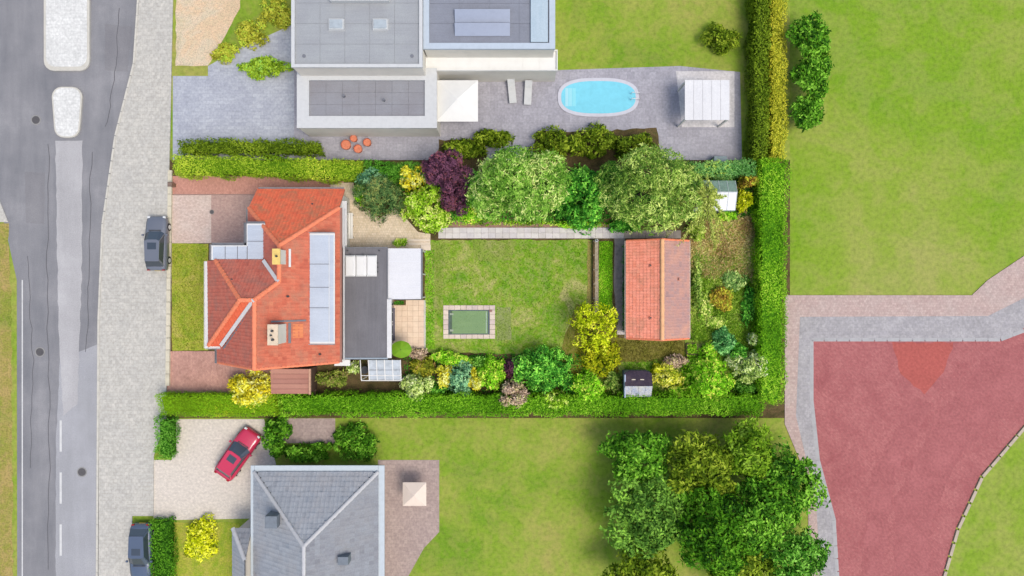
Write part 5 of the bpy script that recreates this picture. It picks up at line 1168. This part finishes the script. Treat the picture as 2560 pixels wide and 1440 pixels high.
# ------------------------------------------------------------------ south neighbour
sheet('south_drive', [(432, 1048), (660, 1048), (690, 1160), (640, 1296), (432, 1300), (384, 1296), (384, 1150), (430, 1150)], .012, M_PALE)
sheet('south_patio', [(945, 1150), (1098, 1150), (1098, 1330), (1060, 1370), (1010, 1460), (940, 1460)], .012, M_PATIO2)
sheet('south_front_lawn', rect(430, 1306, 600, 1560), .016, M_FRONT, .05, 3)
sheet('pink_pad', rect(704, 1046, 838, 1108), .020, M_PATIO2)
sheet('south_garden', [(1100, 1046), (2020, 1046), (2030, 1900), (1010, 1900), (1062, 1372), (1100, 1330)], .006, M_NLAWN)
hedge('hedge', 'short green hedge stub between the pavement and the pale drive', [(386, 1048), (428, 1048), (428, 1148), (388, 1148)], 1.4, L_HEDD, 60, .16, .08, seed=25)
hedge('hedge', 'green hedge strip west of the small southern front lawn', [(372, 1300), (428, 1300), (428, 1560), (372, 1560)], 1.0, L_DARK, 60, .16, .08, seed=26)
plant('shrub', 'yellow leaved shrub in the small southern front lawn', 'shrub', 500, 1360, 45, 55, 1.4, L_GOLD, 900, 6, .2, .09, 8, trunk=False)
for px, py, rx, ry, lb in ((690, 1090, 30, 50, 'dark green bush between the red car and the pink pad'), (760, 1130, 55, 22, 'dark green bush north of the grey hipped roof, western'), (880, 1110, 50, 42, 'green bush north of the grey hipped roof, eastern')):
    plant('shrub', lb, 'shrub', px, py, rx, ry, 1.8, L_DARK, 900, 6, .22, .1, 8, trunk=False)
sq_parasol('cream square parasol on the pinkish patio', 1034, 1240, .95, 2.4, mat_plain('cream_cloth', C(236, 220, 208), .8, .03))
# grey hipped house
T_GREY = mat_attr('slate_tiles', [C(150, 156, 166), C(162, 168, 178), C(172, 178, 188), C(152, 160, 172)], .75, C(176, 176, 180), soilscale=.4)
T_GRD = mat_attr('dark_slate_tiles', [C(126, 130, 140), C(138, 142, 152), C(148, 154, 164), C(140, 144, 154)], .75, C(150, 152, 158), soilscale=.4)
ze, zr = 3.4, 6.6
x0, y1 = P(636, 1180, ze); x1, y0 = P(945, 1700, ze); xm = (x0 + x1) / 2; hw = (x1 - x0) / 2
sh = thing('hipped_house', 'grey slate roofed hipped house south of the plot, cut by the photo edge', 'house', (xm, (y0 + y1) / 2, 0))
MB().box(x0 + .4, y0 + .4, 0, x1 - .4, y1 - .4, ze - .1).build('wall', M_RENDER, sh)
hn = (xm, y1 - hw * .95, zr); hs = (xm, y0 + hw, zr)
FN = [(x0, y1, ze), hn, (x1, y1, ze)]; FE = [(x1, y1, ze), hn, hs, (x1, y0, ze)]; FW = [(x0, y0, ze), hs, hn, (x0, y1, ze)]; FS = [(x0, y0, ze), (x1, y0, ze), hs]
m = MB()
for f in (FN, FE, FW, FS):
    vv = [Vector(p) for p in f]; n_ = (vv[1] - vv[0]).cross(vv[2] - vv[0]); m.plate(f if n_.z > 0 else f[::-1], .1)
rr = m.build('roof', T_GRD.copy() if False else M_LEAD, sh)
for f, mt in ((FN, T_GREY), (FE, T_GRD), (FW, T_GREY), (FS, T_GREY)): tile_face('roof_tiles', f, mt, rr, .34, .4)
M_GRID = mat_plain('pale_ridge_cap', C(198, 200, 206), .7, .05)
for a, b in ((hn, hs), (hn, (x0, y1, ze)), (hn, (x1, y1, ze))): ridge_run(a, b, M_GRID, rr, .16, .42)
def edge(a, b, c, d, z0, z1, mt, nm, par): MB().box(min(a, c), min(b, d), z0, max(a, c), max(b, d), z1).build(nm, mt, par)
M_BLG = mat_plain('pale_blue_gutter', C(196, 208, 218), .5, .05)
edge(x0, y1 + .02, x1, y1 + .5, ze - .15, ze - .03, M_BLG, 'gutter', sh); edge(x1 + .02, y0, x1 + .5, y1 + .5, ze - .15, ze - .03, M_BLG, 'gutter', sh); edge(x0 - .3, y0, x0 - .02, y1 + .5, ze - .15, ze - .03, M_BLG, 'gutter', sh)
x, y = P(690, 1290, 5); MB().box(x - .5, y - .6, 4.2, x + .4, y + .3, 6.0).build('chimney', mat_plain('slate_stack', C(120, 130, 142), .7), rr)
x, y = P(862, 1395, 5); MB().box(x - .4, y - .3, 4.2, x + .4, y + .3, 5.6).build('chimney', mat_plain('slate_stack', C(120, 130, 142)), rr)
# cross wing with pale diagonal ridge at the bottom edge
xw0, yw1 = P(578, 1325, ze); cw = thing('porch_wing', 'lower grey roofed front wing of the southern house with pale diagonal hip', 'building', (xw0 + 2, yw1 - 3, 0))
A_ = (xw0, yw1, 3.0); B_ = (x0 - .35, yw1, 3.0); C_ = (x0 - .35, yw1 - 7, 3.0); D_ = (xw0, yw1 - 7, 3.0); apx = (x0 - .38, yw1 - 2.0, 4.3); apy = (x0 - .38, yw1 - 5.0, 4.3)
MB().box(xw0 + .2, yw1 - 6.8, 0, x0 - .4, yw1 - .2, 2.85).build('wall', M_RENDER, cw)
m = MB(); m.plate([A_, D_, apy, apx][::1], .08); m.plate([A_, apx, B_][::-1] if False else [B_, A_, apx], .08); rw = m.build('roof', M_LEAD, cw)
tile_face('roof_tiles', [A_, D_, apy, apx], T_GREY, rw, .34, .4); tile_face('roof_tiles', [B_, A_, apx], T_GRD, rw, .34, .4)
ridge_run(A_, apx, M_GRID, rw, .18, .42)

# cars ---------------------------------------------------------------------
def car(label, px, py, rz, paint, L=4.2, W=1.78, group='parked cars', hgt=1.46):
    t = thing('parked_car', label, 'car', (0, 0, 0), group)
    S_ = [(-.5, .66, .55), (-.485, .80, .82), (-.42, .86, .92), (-.3, .89, .95), (-.1, .90, .96), (.1, .90, .95), (.25, .89, .92), (.38, .87, .84), (.45, .82, .76), (.49, .70, .66), (.5, .58, .5)]
    m = MB(); n = 9; rows = []
    for f, w, zt_ in S_:
        hw_ = W / 2 * w / .9; x = f * L
        prof = [(-hw_ * .93, .25), (-hw_, .42), (-hw_, zt_ * .72), (-hw_ * .93, zt_ * .95), (-hw_ * .6, zt_ + .015), (0, zt_ + .03), (hw_ * .6, zt_ + .015), (hw_ * .93, zt_ * .95), (hw_, zt_ * .72), (hw_, .42), (hw_ * .93, .25)]
        rows.append([(x, a, b) for a, b in prof])
    b0 = 0
    for r_ in rows: m.v += r_
    k = len(rows[0])
    for i in range(len(rows) - 1):
        for j in range(k - 1): m.f.append((i * k + j, (i + 1) * k + j, (i + 1) * k + j + 1, i * k + j + 1)); m.r.append(.5)
        m.f.append(((i + 1) * k, i * k, i * k + k - 1, (i + 1) * k + k - 1)); m.r.append(.5)
    m.f.append(tuple(range(k))); m.f.append(tuple((len(rows) - 1) * k + j for j in range(k - 1, -1, -1))); m.r += [.5, .5]
    body = m.build('body', paint, t, smooth=True)
    gl = mat_plain('car_glass', C(64, 74, 86), .1, .02, spec=.9)  # sky reflection painted into the glass as a lighter base colour
    hb = W / 2 * .88; ht = W / 2 * .70
    xb0, xb1, xt0, xt1 = -.43 * L, .20 * L, -.33 * L, .045 * L; zb_, zt_ = .95, hgt
    m = MB(); base = [(xb0, -hb * .88, zb_ - .03), (xb1 - .12, -hb, zb_ - .03), (xb1 + .1, -hb * .6, zb_ - .03), (xb1 + .1, hb * .6, zb_ - .03), (xb1 - .12, hb, zb_ - .03), (xb0, hb * .88, zb_ - .03)]
    top_ = [(xt0, -ht * .92, zt_ - .03), (xt1 - .05, -ht, zt_ - .03), (xt1 + .05, -ht * .6, zt_ - .03), (xt1 + .05, ht * .6, zt_ - .03), (xt1 - .05, ht, zt_ - .03), (xt0, ht * .92, zt_ - .03)]
    m.v = base + top_; m.f = [(i, (i + 1) % 6, 6 + (i + 1) % 6, 6 + i) for i in range(6)] + [(6, 7, 8, 9, 10, 11)]; m.r = [.5] * 7
    m.build('windows', gl, t)
    MB().box(xt1 - .75, -.36, zt_ + .012, xt1 - .2, .36, zt_ + .022).build('sunroof', gl, t)
    MB().box(xb1 + .1, -.5, .955, xb1 + .17, .5, .985).build('wiper_cowl', M_DARK, t)
    m = MB(); i = 0
    ring = [(xt0 - .03, -ht * .93), (xt1 - .06, -ht * 1.02), (xt1 + .05, -ht * .6), (xt1 + .05, ht * .6), (xt1 - .06, ht * 1.02), (xt0 - .03, ht * .93)]
    m.prism(ring, zt_ - .04, zt_ + .01); m.build('roof', paint, t)
    m = MB()
    for s in (-1, 1):
        m.plate([(xb1 - .1, s * hb, zb_), (xt1 - .03, s * ht, zt_), (xt1 - .12, s * ht, zt_), (xb1 - .22, s * hb, zb_)], .03); m.plate([(xb0 + .02, s * hb * .9, zb_), (xt0, s * ht * .93, zt_), (xt0 + .16, s * ht * .96, zt_), (xb0 + .2, s * hb * .93, zb_)], .03)
    m.build('pillars', paint, t)
    for s in (-1, 1):
        MB().box(.13 * L, s * (W / 2 + .02), .9, .13 * L + .14, s * (W / 2 + .18), 1.03).build('mirror', paint, t)
        MB().box(.455 * L, s * .52, .6, .492 * L, s * .74, .72).build('headlight', mat_plain('lamp_lens', C(225, 230, 235), .15), t)
        MB().box(-.5 * L, s * .5, .68, -.483 * L, s * .72, .84).build('tail_light', mat_plain('red_lens', C(170, 20, 20), .2), t)
        for f in (-.31, .30):
            w = MB().tube((f * L, s * (W / 2 - .2), .31), (f * L, s * (W / 2 + .01), .31), .31, n=16).build('wheel', mat_plain('tyre', C(40, 40, 42), .9), t)
            MB().tube((f * L, s * (W / 2 + .0), .31), (f * L, s * (W / 2 + .025), .31), .19, n=12).build('rim', M_ZEDGE, w)
    MB().box(-.505 * L, -.26, .42, -.498 * L, .26, .53).build('number_plate', mat_plain('plate', C(220, 190, 60), .6), t)
    x, y = P(px, py, .8); t.location = (x, y, .0); t.rotation_euler[2] = rz
    return t
c1 = car('dark slate grey parked car on the pavement in front of the driveway and front lawn', 391, 608, R(90), mat_paint('slate_paint', C(112, 118, 132)), 4.5, 1.75); c1.location.z = .09
car('red parked car standing diagonally on the pale drive', 592, 1136, R(55), mat_paint('red_paint', (.45, .02, .06, 1)), 4.5, 1.85)
c3 = car('dark blue grey parked car on the pavement at the bottom of the photo', 352, 1380, R(-90), mat_paint('navy_paint', C(84, 98, 122)), 4.6, 1.8); c3.location.z = .09

# ------------------------------------------------------------------ tall trees of the southern garden
for px, py, rx, ry, z, mt, n, lb in (
 (1595, 1135, 78, 62, 4.5, L_DARK, 1800, 'dark green tree at the north west of the southern tree group'),
 (1625, 1275, 100, 96, 5.5, folmat('greyg', [(44, 84, 22), (72, 112, 36), (96, 134, 50), (108, 148, 52)]), 2300, 'soft green tree at the west of the southern tree group'),
 (1752, 1175, 88, 82, 5.0, L_OLD, 1800, 'olive tree at the north of the southern tree group just below the garden hut'),
 (1760, 1330, 90, 96, 6.5, folmat('deep', [(18, 52, 4), (38, 82, 8), (62, 110, 14), (84, 125, 30)]), 2400, 'darkest green tree in the middle of the southern tree group'),
 (1868, 1130, 66, 64, 4.5, folmat('olv', [(60, 96, 10), (85, 122, 18), (110, 142, 32), (104, 130, 44)]), 1500, 'small olive tree near the south east corner of the plot'),
 (1880, 1300, 88, 88, 5.5, L_DARK, 2000, 'broad green tree south east in the southern tree group'),
 (1966, 1215, 70, 96, 5.0, L_DARK, 1700, 'dark green tree next to the pink pavement'),
 (1985, 1385, 66, 72, 4.5, L_HEDD, 1500, 'mid green tree by the red road at the bottom of the photo'),
 (1860, 1430, 80, 66, 4.5, L_OLD, 1200, 'green tree at the bottom edge of the southern tree group'),
 (1600, 1440, 80, 60, 4.5, L_OLD, 1200, 'olive green tree at the bottom edge west of the darkest tree')):
    plant('garden_tree', lb, 'tree', px, py, rx, ry, z, mt, n, 6, .3, .14, 11, group='trees of the southern garden')
